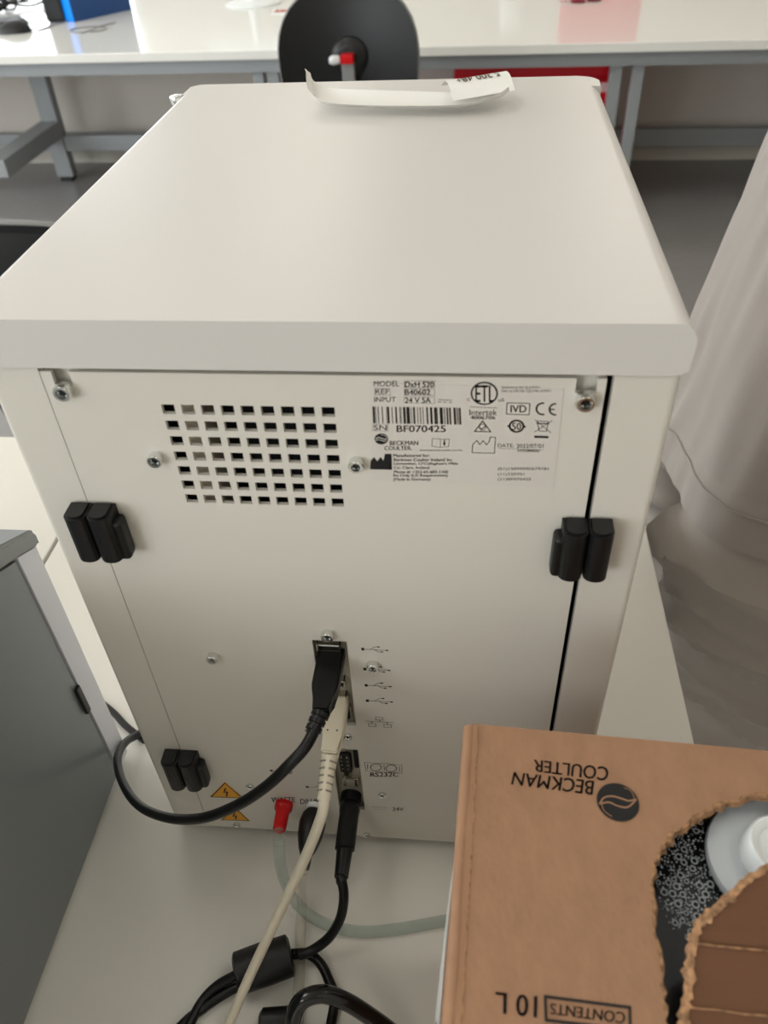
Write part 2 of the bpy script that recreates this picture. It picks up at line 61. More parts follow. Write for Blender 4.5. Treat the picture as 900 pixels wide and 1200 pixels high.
M_white = mat('ivory_cable', (214,206,186), .4)
M_red = mat('red_plastic', (200,14,20), .25)
M_tube = mat('clear_tube', (166,186,174), .1, alpha=.34, coat=1)
M_tube2 = mat('clear_tube_pale', (196,190,170), .1, alpha=.3, coat=1)
M_yellow = mat('warning_yellow', (226,160,40), .5)
M_table = mat('white_laminate', (222,219,210), .3, var=.012, vscale=5)
M_table2 = mat('white_laminate_bench', (228,227,221), .16, coat=.3)
M_grey = mat('grey_steel_frame', (150,154,156), .4, metal=.25)
M_panel = mat('grey_bench_panel', (208,202,194), .7)
M_skirt = mat('light_skirting', (186,182,172), .6)
M_floor = mat('grey_vinyl_floor', (130,128,126), .3, var=.05, vscale=30)
M_wall = mat('white_wall', (225,222,214), .8)
M_ceil = mat('white_ceiling', (232,230,225), .8)
M_kraft = mat('kraft_board', (158,120,92), .75, var=.085, vscale=170, bump=.25, bscale=500, stretch=(1,.55,1))
M_kraft_shade = mat('kraft_shaded', (98,66,44), .85, var=.07, vscale=30)  # darker kraft copy: shade of the upturned flap put into its colour
M_torn = mat('torn_kraft', (152,116,84), .95, var=.55, vscale=420)
M_paper = mat('white_paper', (236,235,230), .35, coat=.2)
M_bag = mat('dark_container', (24,28,34), .2, coat=.6)
M_drop = mat('droplet', (205,212,216), .12, alpha=.75, coat=1)
M_cap = mat('milky_cap', (232,236,236), .3)
M_flange = mat('milky_flange', (202,208,212), .3)
M_devdark = mat('dark_grey_panel', (118,123,125), .3)
M_devlid = mat('dark_grey_lid', (124,126,126), .4)
M_devlight = mat('light_grey_trim', (205,205,212), .4)
M_chair = mat('black_shell', (13,14,17), .42)
M_cush = mat('black_upholstery', (14,14,15), .8)
M_rim = mat('grey_rim', (128,128,126), .5)
M_redcab = mat('red_cabinet', (205,14,34), .35)
M_pink = mat('pink_label', (238,196,200), .5)
M_blue = mat('blue_binder', (22,66,120), .4)
M_blue2 = mat('bright_blue_spine', (0,140,255), .4)
M_cloth = mat('white_cotton', (160,152,146), .85, sheen=.3, bump=.25, bscale=1400)
M_trs = mat('trouser_cotton', (160,151,142), .9, sheen=.2, bump=.25, bscale=1400)
M_skin = mat('skin', (214,168,142), .5)
M_hair = mat('brown_hair', (60,42,30), .6)
M_shoe = mat('white_clog', (225,225,222), .4)
M_green = mat('dark_green', (40,62,56), .5)
M_lamp = mat('lamp_diffuser', (255,250,240), .5, emit=6)
M_sil = mat('silver_edge', (200,205,205), .2, metal=.9)
M_darkred = mat('dark_red', (120,20,40), .4)
M_redbox = mat('rose_box', (206,90,104), .5)

# ---------------------------------------------------------------- object helpers
def world_loc(o):
    v = Vector(o.location)
    while o.parent: o = o.parent; v += Vector(o.location)
    return v
def tag(o, label=None, cat=None, group=None, kind=None):
    if label: o['label'] = label
    if cat: o['category'] = cat
    if group: o['group'] = group
    if kind: o['kind'] = kind
    return o
def thing(name, loc, label, cat, group=None):
    o = bpy.data.objects.new(name, None); o.empty_display_size = .02
    COL.objects.link(o); o.location = loc
    return tag(o, label, cat, group)

class MB:
    """collects geometry given in world coordinates and links it as one mesh object"""
    def __init__(s): s.bm = bmesh.new()
    def faces(s, vs, fs, smooth=False):
        v = [s.bm.verts.new(p) for p in vs]
        for f in fs:
            try: s.bm.faces.new([v[i] for i in f]).smooth = smooth
            except ValueError: pass
        return v
    def box(s, x0, x1, y0, y1, z0, z1, bev=0, seg=2, M=None):
        b = bmesh.new()
        r = bmesh.ops.create_cube(b, size=1)
        for v in b.verts:
            v.co = Vector((x0+(v.co.x+.5)*(x1-x0), y0+(v.co.y+.5)*(y1-y0), z0+(v.co.z+.5)*(z1-z0)))
        if bev: bmesh.ops.bevel(b, geom=b.edges[:], offset=bev, segments=seg, profile=.5, affect='EDGES')
        s.merge(b, M, smooth=bool(bev)); return s
    def merge(s, b, M=None, smooth=None):
        b.verts.index_update()
        vs = [s.bm.verts.new((M @ v.co) if M else v.co) for v in b.verts]
        for f in b.faces:
            try:
                n = s.bm.faces.new([vs[v.index] for v in f.verts]); n.smooth = f.smooth if smooth is None else smooth
            except ValueError: pass
        b.free()
    def prism(s, poly, f0, f1, smooth=False):
        """poly: 2D points; f0, f1 map a 2D point to 3D for the two caps"""
        n = len(poly)
        s.faces([f0(p) for p in poly]+[f1(p) for p in poly], [tuple(range(n))[::-1], tuple(range(n, 2*n))], False)
        s.faces([f0(p) for p in poly]+[f1(p) for p in poly], [(i, (i+1) % n, (i+1) % n+n, i+n) for i in range(n)], smooth)
        return s
    def lathe(s, prof, p0, axis, seg=28, caps=True, up=None):
        """prof: (distance along axis, radius)"""
        a = Vector(axis).normalized(); u = a.orthogonal().normalized() if up is None else (Vector(up)-a*a.dot(Vector(up))).normalized(); w = a.cross(u)
        p0 = Vector(p0); vs = []; fs = []
        for d, r in prof:
            for i in range(seg):
                t = 2*PI*i/seg; vs.append(p0+a*d+(u*math.cos(t)+w*math.sin(t))*max(r, 1e-5))
        for k in range(len(prof)-1):
            for i in range(seg):
                j = (i+1) % seg; fs.append((k*seg+i, k*seg+j, (k+1)*seg+j, (k+1)*seg+i))
        if caps: fs.append(tuple(range(seg))[::-1]); fs.append(tuple(range((len(prof)-1)*seg, len(prof)*seg)))
        s.faces(vs, fs, True); return s
    def tube(s, pts, r, seg=14, n=8, smooth=True, rad=None):
        P = spline(pts, n) if n > 1 else [Vector(p) for p in pts]
        vs = []; fs = []; u = None
        for i, p in enumerate(P):
            t = (P[min(i+1, len(P)-1)]-P[max(i-1, 0)]).normalized()
            if u is None: u = t.orthogonal().normalized()
            else: u = (u-t*u.dot(t)).normalized()
            w = t.cross(u); rr = r if rad is None else rad(i/(len(P)-1))
            for k in range(seg):
                a = 2*PI*k/seg; vs.append(p+(u*math.cos(a)+w*math.sin(a))*rr)
        for i in range(len(P)-1):
            for k in range(seg):
                j = (k+1) % seg; fs.append((i*seg+k, i*seg+j, (i+1)*seg+j, (i+1)*seg+k))
        fs.append(tuple(range(seg))[::-1]); fs.append(tuple(range((len(P)-1)*seg, len(P)*seg)))
        s.faces(vs, fs, smooth); return s
    def grid(s, fn, nu, nv, smooth=True, closed_u=False, flip=False):
        vs = [fn(i/(nu if closed_u else nu-1), j/(nv-1)) for j in range(nv) for i in range(nu)]
        fs = []
        for j in range(nv-1):
            for i in range(nu if closed_u else nu-1):
                k = (i+1) % nu; q = (j*nu+i, j*nu+k, (j+1)*nu+k, (j+1)*nu+i)
                fs.append(q[::-1] if flip else q)
        s.faces(vs, fs, smooth); return s
    def poly(s, pts3):
        s.faces(pts3, [tuple(range(len(pts3)))]); return s
    def line(s, pts, closed, w, f):
        """flat stroke of width w along 2D pts, mapped to 3D by f"""
        P = [Vector(p) for p in pts]; n = len(P)
        L = []; R = []
        for i in range(n):
            if closed: a, b = P[i-1], P[(i+1) % n]; 
            else: a, b = P[max(i-1, 0)], P[min(i+1, n-1)]
            if closed or 0 < i < n-1:
                d1 = (P[i]-a).normalized(); d2 = (b-P[i]).normalized(); t = (d1+d2)
                t = t.normalized() if t.length > 1e-6 else d1
                k = 1/max(.5, abs(t.dot(d1)))
            else: t = (b-a).normalized(); k = 1
            nn = Vector((-t.y, t.x))*w/2*k
            L.append(P[i]+nn); R.append(P[i]-nn)
        vs = [f(p) for p in L]+[f(p) for p in R]
        m = n if closed else n-1
        s.faces(vs, [(i, (i+1) % n, (i+1) % n+n, i+n) for i in range(m)]); return s
    def text(s, string, quad, f, bold=0):
        """string stretched into quad (bottom-left, bottom-right, top-right, top-left), 2D, mapped by f"""
        c = bpy.data.curves.new('t', 'FONT'); c.body = string; c.size = 1; c.resolution_u = 3
        o = bpy.data.objects.new('t', c); COL.objects.link(o)
        dg = bpy.context.evaluated_depsgraph_get()
        me = bpy.data.meshes.new_from_object(o.evaluated_get(dg))
        xs = [v.co.x for v in me.vertices]; ys = [v.co.y for v in me.vertices]
        x0, x1, y0, y1 = min(xs), max(xs), min(ys), max(ys)
        q = [Vector(p) for p in quad]; sl = .16 if bold == 2 else 0
        for dx in ((-.016, .016) if bold else (0,)):     # heavier strokes: repeated, shifted by a fraction of the letter height
            vs = []
            for v in me.vertices:
                a = (v.co.x+dx-x0)/(x1-x0); b = (v.co.y-y0)/(y1-y0)
                vs.append(f((q[0]*(1-a)+q[1]*a)*(1-b)+(q[3]*(1-a)+q[2]*a)*b))
            s.faces(vs, [tuple(p.vertices) for p in me.polygons])
        bpy.data.objects.remove(o); bpy.data.curves.remove(c); bpy.data.meshes.remove(me); return s
    def build(s, name, m, parent=None, loc=None, label=None, cat=None, group=None, kind=None, normals=True):
        if normals: bmesh.ops.recalc_face_normals(s.bm, faces=s.bm.faces[:])
        if parent is not None: base = world_loc(parent)
        elif loc is not None: base = Vector(loc)
        else:
            n = len(s.bm.verts); xs = [v.co.x for v in s.bm.verts]; ys = [v.co.y for v in s.bm.verts]; zs = [v.co.z for v in s.bm.verts]
            base = Vector(((min(xs)+max(xs))/2, (min(ys)+max(ys))/2, min(zs)))
        for v in s.bm.verts: v.co -= base
        s.bm.normal_update()
        sm = any(f.smooth for f in s.bm.faces)
        if sm:
            for e in s.bm.edges:
                if len(e.link_faces) == 2 and e.calc_face_angle(0) > math.radians(38): e.smooth = False
            for f in s.bm.faces: f.smooth = True
        me = bpy.data.meshes.new(name); s.bm.to_mesh(me); s.bm.free(); me.materials.append(m)
        o = bpy.data.objects.new(name, me); COL.objects.link(o)
        if sm and len(me.polygons) < 1500:
            wn = o.modifiers.new('wn', 'WEIGHTED_NORMAL'); wn.keep_sharp = True; wn.weight = 100
        if parent is not None: o.parent = parent
        else: o.location = base
        return tag(o, label, cat, group, kind)

def spline(pts, n=8):
    P = [Vector(p) for p in pts]; P = [P[0]*2-P[1]]+P+[P[-1]*2-P[-2]]; out = []
    for i in range(1, len(P)-2):
        a, b, c, d = P[i-1:i+3]
        for k in range(n):
            t = k/n
            out.append(.5*((2*b)+(c-a)*t+(2*a-5*b+4*c-d)*t*t+(3*b-a-3*c+d)*t**3))
    out.append(P[-2]); return out

def holed_sheet(name, m, parent, xb, zb, hole, y0, y1):
    """sheet in the XZ plane with real cut-outs"""
    mb = MB(); xb = sorted(set(round(x, 6) for x in xb)); zb = sorted(set(round(z, 6) for z in zb))
    V = {}
    def v(x, z):
        if (x, z) not in V: V[(x, z)] = mb.bm.verts.new((x, y0, z))
        return V[(x, z)]
    for i in range(len(xb)-1):
        for j in range(len(zb)-1):
            if hole((xb[i]+xb[i+1])/2, (zb[j]+zb[j+1])/2): continue
            mb.bm.faces.new([v(xb[i], zb[j]), v(xb[i+1], zb[j]), v(xb[i+1], zb[j+1]), v(xb[i], zb[j+1])])
    r = bmesh.ops.extrude_face_region(mb.bm, geom=mb.bm.faces[:])
    for g in r['geom']:
        if isinstance(g, bmesh.types.BMVert): g.co.y = y1
    return mb.build(name, m, parent)

# ================================================================ THE ROOM
def struct(name, m, *boxes):
    mb = MB()
    for b in boxes: mb.box(*b)
    return mb.build(name, m, kind='structure')
X0, X1, Y0, Y1, H = -4.6, 4.2, -3.0, 7.0, 2.9
struct('floor', M_floor, (X0-.1, X1+.1, Y0-.1, Y1+.1, -.1, 0))
struct('ceiling', M_ceil, (X0-.1, X1+.1, Y0-.1, Y1+.1, H, H+.1))
struct('wall_right', M_wall, (X1, X1+.1, Y0, Y1, 0, H))
# left wall and back wall with window openings
def window_wall(name, axis, pos, a0, a1, wins, z0=.95, z1=2.5):
    mb = MB(); t = pos-.1 if pos < 0 else pos+.1
    lo, hi = min(pos, t), max(pos, t)
    def put(a, b, za, zb):
        if axis == 'x': mb.box(lo, hi, a, b, za, zb)
        else: mb.box(a, b, lo, hi, za, zb)
    put(a0, a1, 0, z0); put(a0, a1, z1, H)
    e = a0
    for w0, w1 in wins: put(e, w0, z0, z1); e = w1
    put(e, a1, z0, z1)
    mb.build(name, M_wall, kind='structure')
WL = [(.5, 1.9), (2.2, 3.9), (4.1, 5.8)]
WB = [(-4.2, -2.6)]
WF = [(-4.5, -3.1), (-2.9, -1.6)]
window_wall('wall_left', 'x', X0, Y0, Y1, WL)
window_wall('wall_back', 'y', Y1, X0, X1, WB)
window_wall('wall_front', 'y', Y0, X0, X1, WF)
M_frame = mat('window_frame_white', (235,235,232), .4)
M_glass = mat('window_glass', (240,245,248), .02, alpha=.12)
k = 0
for ax, wins in (('x', WL), ('y', WB), ('f', WF)):
    for (a, b) in wins:
        k += 1
        w = thing('window_%d' % k, ((X0-.05, (a+b)/2, .95) if ax == 'x' else ((a+b)/2, (Y1+.05 if ax == 'y' else Y0-.05), .95)), None, None)
        w['kind'] = 'structure'
        mb = MB(); gb = MB()
        def put(m_, p, q, z0, z1, d=.03):
            if ax == 'x': m_.box(X0-.05-d, X0-.05+d, p, q, z0, z1)
            else:
                yy = Y1+.05 if ax == 'y' else Y0-.05
                m_.box(p, q, yy-d, yy+d, z0, z1)
        put(mb, a, a+.05, .95, 2.5); put(mb, b-.05, b, .95, 2.5); put(mb, a, b, .95, 1.0); put(mb, a, b, 2.45, 2.5); put(mb, (a+b)/2-.03, (a+b)/2+.03, .95, 2.5)
        mb.build('window_frame', M_frame, w)

# ================================================================ FAR LAB BENCH
BY0, BY1, BZ = 3.27, 4.83, .72
yawb = math.radians(-1.3)
Mb = Matrix.Translation((0, 3.29, 0)) @ Matrix.Rotation(yawb, 4, 'Z') @ Matrix.Translation((0, -3.29, 0))
bench = thing('lab_bench', (0, 3.29, 0), 'long white laminate island bench on grey steel frame across the back of the room', 'bench')
MB().box(-3.6, 3.4, 3.29, 4.86, BZ-.034, BZ, .004, M=Mb).build('bench_top', M_table2, bench)
mb = MB()
mb.box(-3.6, 3.4, 3.33, 3.37, BZ-.088, BZ-.034, M=Mb)
mb.box(-3.6, 3.4, 4.78, 4.82, BZ-.088, BZ-.034, M=Mb)
mb.build('frame_rail', M_grey, bench)
MB().box(-3.6, 3.4, 4.20, 4.22, .09, BZ-.04, M=Mb).build('modesty_panel', M_panel, bench)
MB().box(-3.6, 3.4, 4.195, 4.225, 0, .088, M=Mb).build('skirting', M_skirt, bench)
mb = MB(); mb.box(-3.6, 3.4, 4.05, 4.10, .11, .19, .004, M=Mb); mb.build('cross_beam', M_grey, bench)
for x in (-.84, -.775, .615, .70):
    MB().box(x-.024, x+.024, 3.36, 3.41, 0, BZ-.088, .006, M=Mb).build('leg', M_grey, bench)
g = MB().box(-2.15, -2.06, 3.90, 3.96, .02, BZ-.04, .006, M=Mb).build('leg', M_grey, bench)
MB().box(-2.135, -2.075, 3.90, 3.96, 0, .02, M=Mb).build('levelling_foot', M_hinge, g)
mb = MB(); mb.box(-2.155, -2.055, 3.30, 3.9, .22, .30, .006, M=Mb); mb.build('side_rail', M_grey, bench)
MB().box(-2.06, -.8, 3.905, 3.93, .15, .225, .004, M=Mb).build('stretcher', M_grey, bench)

# red drawer cabinet under the bench
cab = thing('drawer_cabinet', (.31, 3.7, 0), 'red drawer cabinet with pale label tucked under the far white bench', 'cabinet')
MB().box(-.03, .655, 3.52, 4.05, .0, .60, .004).build('body', M_redcab, cab)
MB().box(-.025, .65, 3.497, 3.519, .556, .597, .004).build('top_band', M_redcab, cab)
for z0, z1 in ((.40, .538), (.21, .392), (.02, .202)):
    d = MB().box(-.025, .65, 3.502, 3.519, z0, z1, .003).build('drawer', M_redcab, cab)
    MB().box(-.02, .645, 3.495, 3.502, z1-.006, z1+.004).build('handle_lip', M_redcab, d)
    if z1 > .5:
        l = MB().box(.555, .645, 3.4995, 3.502, .494, .536).build('label_holder', M_pink, d, label='pale pink label holder')

# ================================================================ OFFICE CHAIRS
def office_chair(x, y, rz, z_off, label, group='office chairs with black shell backs'):
    t = thing('office_chair', (0, 0, 0), label, 'chair', group)
    def shell(u, v, off=0, k=1.0):
        # u around, v radial : superellipse outline, bowed
        a = 2*PI*u; r = v
        ca, sa = math.cos(a), math.sin(a)
        e = 2.6
        q = (abs(ca)**e+abs(sa)**e)**(-1/e)
        X = .215*k*r*q*ca*(1+.08*sa*r); Z = .235*k*r*q*sa
        Y = off - .05*(X/.21)**2*.9 + .02*(Z/.2)**2
        return Vector((X, Y, .80+Z+z_off))
    # back at local y = -.22 (outer surface towards -y)
    mb = MB()
    mb.grid(lambda u, v: shell(u, v, 0)*1+Vector((0, 0, 0)), 56, 12, closed_u=True)
    mb.grid(lambda u, v: shell(u, v, .02, 1), 56, 12, closed_u=True)
    mb.grid(lambda u, v: shell(u, 1, .02*v), 56, 2, closed_u=True)
    mb.build('backrest', M_chair, t)
    mb = MB(); mb.tube([shell(i/40, 1.0, .012) for i in range(41)], .006, seg=8, n=1); mb.build('backrest_rim', M_rim, t)
    mb = MB(); mb.grid(lambda u, v: shell(u, v, .02+.03*(1-v**6), .95), 48, 14, closed_u=True); mb.build('back_cushion', M_cush, t)
    mb = MB(); mb.lathe([(0, .058), (.012, .056), (.022, .045), (.03, .03)], (0, -.0, .845+z_off), (0, -1, 0)); mb.build('back_mount', M_hinge, t)
    mb = MB(); mb.box(-.022, .018, -.045, -.02, .40+z_off*.5, .858+z_off, .006)
    mb.box(-.025, .025, -.045, .26, .385+z_off*.5, .41+z_off*.5, .005); mb.build('back_support', M_grey if False else M_rim, t)
    MB().box(-.022, .018, -.060, -.018, .836+z_off, .862+z_off, .003).build('support_cap', M_red, t, label='red cap')
    mb = MB(); mb.lathe([(0, .012), (.02, .014), (.03, .009)], (-.03, -.035, .845+z_off), (-1, -.4, 0)); mb.build('adjusting_knob', M_cap, t)
    def seat(u, v):
        a = 2*PI*u; ca, sa = math.cos(a), math.sin(a); q = (abs(ca)**3+abs(sa)**3)**(-1/3)
        zz = {0: .41}.get(0)
        return a, ca, sa, q
    mb = MB()
    pr = [(0, .41), (.8, .41), (1, .43), (1.02, .455), (.97, .475), (.7, .485), (0, .48)]
    mb.grid(lambda u, v: (lambda s_: Vector((.235*pr[int(round(v*6))][0]*s_[3]*s_[1], .27+.23*pr[int(round(v*6))][0]*s_[3]*s_[2], pr[int(round(v*6))][1]+z_off*.5)))(seat(u, v)), 48, 7, closed_u=True)
    mb.build('seat', M_cush, t)
    MB().lathe([(0, .03), (.2, .03), (.2, .022), (.33, .022)], (0, .27, .08), (0, 0, 1)).build('gas_lift', M_hinge, t)
    for i in range(5):
        a = 2*PI*i/5+.3; d = Vector((math.cos(a), math.sin(a), 0)); c = Vector((0, .27, 0))
        l = MB().tube([c+d*.02+Vector((0, 0, .11)), c+d*.15+Vector((0, 0, .10)), c+d*.28+Vector((0, 0, .075))], .018, seg=10, rad=lambda t_: .022-.008*t_).build('base_arm', M_hinge, t)
        w = c+d*.28; pp = Vector((-d.y, d.x, 0))
        MB().lathe([(-.022, .02), (-.02, .027), (.02, .027), (.022, .02)], w+Vector((0, 0, .0275)), pp).build('castor', M_hinge, l)
    t.location = (x, y, 0); t.rotation_euler = (0, 0, rz)
    return t
office_chair(-.335, 2.56, 0, .0, 'black shell-backed office chair seen from behind, standing in front of the far white bench')
office_chair(-.62, .90, math.radians(176), -.045, 'black office chair with thin grey rim at far left, behind the white analyzer')

# ================================================================ THINGS ON THE FAR BENCH
def on_bench(x, y): return (x, y, BZ)
# blue binder lying on its long edge, leaning
t = thing('binder', (-1.75, 4.1, BZ), 'blue ring binder with bright blue spine standing on the far bench', 'binder')
Mx = Matrix.Translation((-1.845, 4.0, BZ)) @ Matrix.Rotation(math.radians(57), 4, 'Z')
mb = MB(); mb.box(0, .34, 0, .003, 0, .30, M=Mx); mb.box(0, .34, .065, .068, 0, .30, M=Mx); mb.build('cover', M_blue, t)
Mx2 = Mx
MB().box(-.004, 0, 0, .068, 0, .30, .001, M=Mx2).build('spine', M_blue2, t, label='bright blue spine')
MB().box(.01, .33, .008, .06, .003, .29, M=Mx2).build('page_block', M_paper, t)
# black unit left of the binder
t = thing('computer_tower', (-1.99, 4.2, BZ), 'black upright computer casing beside the blue binder on the far bench', 'computer')
Mx = Matrix.Translation((-1.90, 4.02, BZ)) @ Matrix.Rotation(math.radians(100), 4, 'Z')
MB().box(0, .36, 0, .085, .006, .30, .006, M=Mx).build('case', M_hinge, t)
MB().box(.0, .35, .01, .075, 0, .006, M=Mx).build('base_foot', M_cush, t)
MB().box(-.003, 0, .012, .07, .02, .28, .001, M=Mx).build('front_bezel', M_chair, t)
# mouse
t = thing('computer_mouse', (-2.05, 3.78, BZ), 'black computer mouse with pale side on the far bench, left end', 'mouse')
Mx = Matrix.Translation((-2.06, 3.80, BZ)) @ Matrix.Rotation(math.radians(8), 4, 'Z')
def mouse(u, v):
    a = PI*u; b = PI*v
    return Mx @ Vector((-.085*math.cos(b), .045*math.sin(b)*math.cos(a), .045*math.sin(b)*math.sin(a)*(1.1-.3*math.cos(b))))
MB().grid(mouse, 18, 18).build('shell', M_hinge, t)
MB().box(-.086, -.06, -.018, .018, .006, .026, .004, M=Mx).build('pale_end', M_cap, t)
MB().tube([Mx @ Vector((.083, 0, .008)), Mx @ Vector((.12, .02, .004)), Mx @ Vector((.16, .12, .004)), Mx @ Vector((.2, .2, .004)), Mx @ Vector((.22, .3, .02))], .0035, seg=6).build('cord', M_rim, t)
# dark tray / keyboard
t = thing('keyboard', (-2.25, 3.98, BZ), 'dark green-black keyboard at far left edge of the far bench, behind the mouse', 'keyboard')
Mx = Matrix.Translation((-2.22, 3.95, BZ)) @ Matrix.Rotation(math.radians(38), 4, 'Z')
MB().box(-.22, .14, -.07, .07, 0, .018, .004, M=Mx).build('base', M_green, t)
mb = MB()
for i in range(17):
    for j in range(5): mb.box(-.212+i*.0205, -.212+i*.0205+.017, -.062+j*.0255, -.062+j*.0255+.021, .018, .026, .002, 1, M=Mx)
mb.build('keys', M_hinge, t, kind='stuff')
# tangle of cables
rnd = random.Random(3)
mb = MB()
for k in range(11):
    c = Vector((-2.42+rnd.uniform(-.14, .10), 4.34+rnd.uniform(-.10, .2), BZ+.012)); pts = []
    a0 = rnd.uniform(0, 6)
    for i in range(9):
        a = a0+i*.8; r = rnd.uniform(.06, .16)
        pts.append(c+Vector((math.cos(a)*r*1.3, math.sin(a)*r, rnd.uniform(0, .05))))
    mb.tube(pts, .0055, seg=6, n=5)
mb.build('cable_tangle', M_cable, label='tangled heap of dark cables at far left of the far bench', cat='cables', kind='stuff')
# thin cord loop in front of binder
mb = MB(); pts = []
for i in range(13):
    a = -1.2+i*2*PI/12*.95
    pts.append((-1.70+.085*math.cos(a), 3.80+.06*math.sin(a), BZ+.004))
pts += [(-1.66, 3.86, BZ+.006), (-1.62, 3.93, BZ+.006)]
mb.tube(pts, .003, seg=6, n=4).build('charging_cable', M_rim, label='thin grey cable curled in a loop in front of the blue binder', cat='cable')
# monitor foot
t = thing('monitor', (-1.04, 4.34, BZ), 'white monitor on round foot at the top edge, far bench', 'monitor')
MB().lathe([(0, .135), (.006, .137), (.012, .12), (.02, .04), (.03, .03)], (-1.05, 4.34, BZ), (0, 0, 1), seg=40).build('round_foot', M_cap, t)
MB().lathe([(0, .026), (.16, .022)], (-1.05, 4.34, BZ+.02), (0, 0, 1)).build('neck', M_cap, t)
MB().box(-1.31, -.79, 4.32, 4.36, BZ+.15, BZ+.5, .01).build('screen_housing', M_cap, t)
# red sticker
t = thing('label_tag', (-.855, 4.1, BZ), 'small white label card printed with a red square on the far bench beside the chair', 'card')
MB().box(-.905, -.805, 4.05, 4.15, BZ, BZ+.004).build('card', M_paper, t)
mb = MB(); mb.line([(-.885, 4.08), (-.83, 4.08), (-.83, 4.125), (-.885, 4.125)], True, .016, lambda p: Vector((p.x, p.y, BZ+.005)))
mb.line([(-.872, 4.10), (-.843, 4.10)], False, .014, lambda p: Vector((p.x, p.y, BZ+.005))); mb.build('red_print', M_red, t)
# glass beaker, rose box, dark red clips
M_bk = mat('beaker_glass', (235,240,238), .05, alpha=.35, coat=1)
MB().lathe([(0, .045), (.004, .05), (.13, .05), (.135, .054)], (.22, 4.28, BZ), (0, 0, 1), caps=False).build('beaker', M_bk, label='clear glass beaker at the top edge, right half of the far bench', cat='beaker')
MB().box(.48, .86, 4.42, 4.60, BZ, BZ+.26, .006).build('storage_box', M_redbox, label='rose red storage box at the back of the far bench', cat='box')
t = thing('pair_of_scissors', (.56, 4.14, BZ), 'small dark red handled scissors lying on the far bench', 'scissors')
for dx, yy in ((.0, 0), (.075, .025)):
    MB().tube([Vector((.52+dx+.028*math.cos(a_), 4.11+yy+.018*math.sin(a_), BZ+.006)) for a_ in [i*PI/6 for i in range(13)]], .007, seg=8, n=2).build('handle', M_darkred, t)
MB().box(.44, .50, 4.105, 4.12, BZ+.001, BZ+.006, .001).build('blade', M_screw, t)

# ================================================================ NEAR TABLES
t = thing('work_table', (-.05, 0, 0), 'white laminate table carrying the white analyzer and the cardboard box', 'table')
MB().box(-.3405, .2335, -.75, .46, TOP-.028, TOP, .0025).build('table_top', M_table, t)
for x in (-.31, .2):
    for y in (-.70, .41): MB().box(x-.02, x+.02, y-.02, y+.02, 0, TOP-.028, .004).build('leg', M_grey, t)
MB().box(-.3, .19, .40, .42, TOP-.08, TOP-.028).build('apron', M_grey, t)
t = thing('side_table', (-.75, 0, 0), 'white laminate table to the left of the seam, partly under the dark device', 'table')
MB().box(-1.35, -.3435, -.75, .455, TOP-.028, TOP, .0025).build('table_top', M_table, t)
for x in (-1.3, -.39):
    for y in (-.70, .41): MB().box(x-.02, x+.02, y-.02, y+.02, 0, TOP-.028, .004).build('leg', M_grey, t)

# ================================================================ ANALYZER
an = thing('blood_analyzer', (0, .16, TOP), 'white boxy hematology analyzer seen from behind, cables plugged into its back', 'analyzer')
B0, BT = .9075, 1.2725
# housing: two side shells with rounded rear corner, bottom, front
def side_shell(mb, sgn):
    xo = .1345*sgn; xi = (.1112 if sgn < 0 else .1103)*sgn; r = .0035
    pts = []
    for i in range(7):
        a = i/6*PI/2
        pts.append((xo-sgn*r+sgn*r*math.sin(a), r-r*math.cos(a)))
    outer = [(xi, 0)]+pts+[(xo, .322)]
    inner = [(xo-sgn*.003, .322), (xo-sgn*.003, .004), (xi, .004)]
    poly = outer+inner
    mb.prism(poly, lambda p: Vector((p[0], p[1], B0)), lambda p: Vector((p[0], p[1], BT)))
mb = MB(); side_shell(mb, -1); side_shell(mb, 1)
mb.box(-.1345, .1345, .32, .325, B0, BT); mb.box(-.131, .131, .004, .32, B0, B0+.003); mb.box(-.131, .131, .004, .32, BT-.003, BT)
mb.build('housing', M_body, an)
MB().box(-.130, .130, .022, .31, B0+.006, BT-.006).build('inner_dark_block', M_dark, an)  # black block added so the vents and panel gaps look dark inside
MB().box(-.0605, -.0505, .006, .021, 1.19, 1.262).build('inner_bracket', M_beige, an, label='beige bracket behind the vent')
# rear panel with vent holes, screw notches and port recesses
vx = [(-.0648+i*.0081, -.0648+i*.0081+.0053) for i in range(9)]
vz = [(1.2042+i*.00783, 1.2042+i*.00783+.0046) for i in range(7)]
PORTS = [(-.0182, -.0002, 1.0388, 1.1132), (-.0172, -.0006, .9440, 1.0140)]
NOT = [(-.1062, -.0988, 1.2640, BT), (.0968, .1046, 1.2640, BT)]
xb = [-.1108, .1078]+[a for p in vx for a in p]+[p[0] for p in PORTS+NOT]+[p[1] for p in PORTS+NOT]
zb = [B0+.001, BT-.0022]+[a for p in vz for a in p]+[p[2] for p in PORTS+NOT]+[p[3] for p in PORTS]
def hole(x, z):
    for a, b in vx:
        if a < x < b:
            for c, d in vz:
                if c < z < d: return True
    return any(a < x < b and c < z < d for a, b, c, d in PORTS+NOT)
holed_sheet('rear_panel', M_body, an, xb, zb, hole, 0, .002)
MB().box(-.1108, .1078, .0045, .006, 1.255, BT-.003).build('panel_backing', M_body, an)
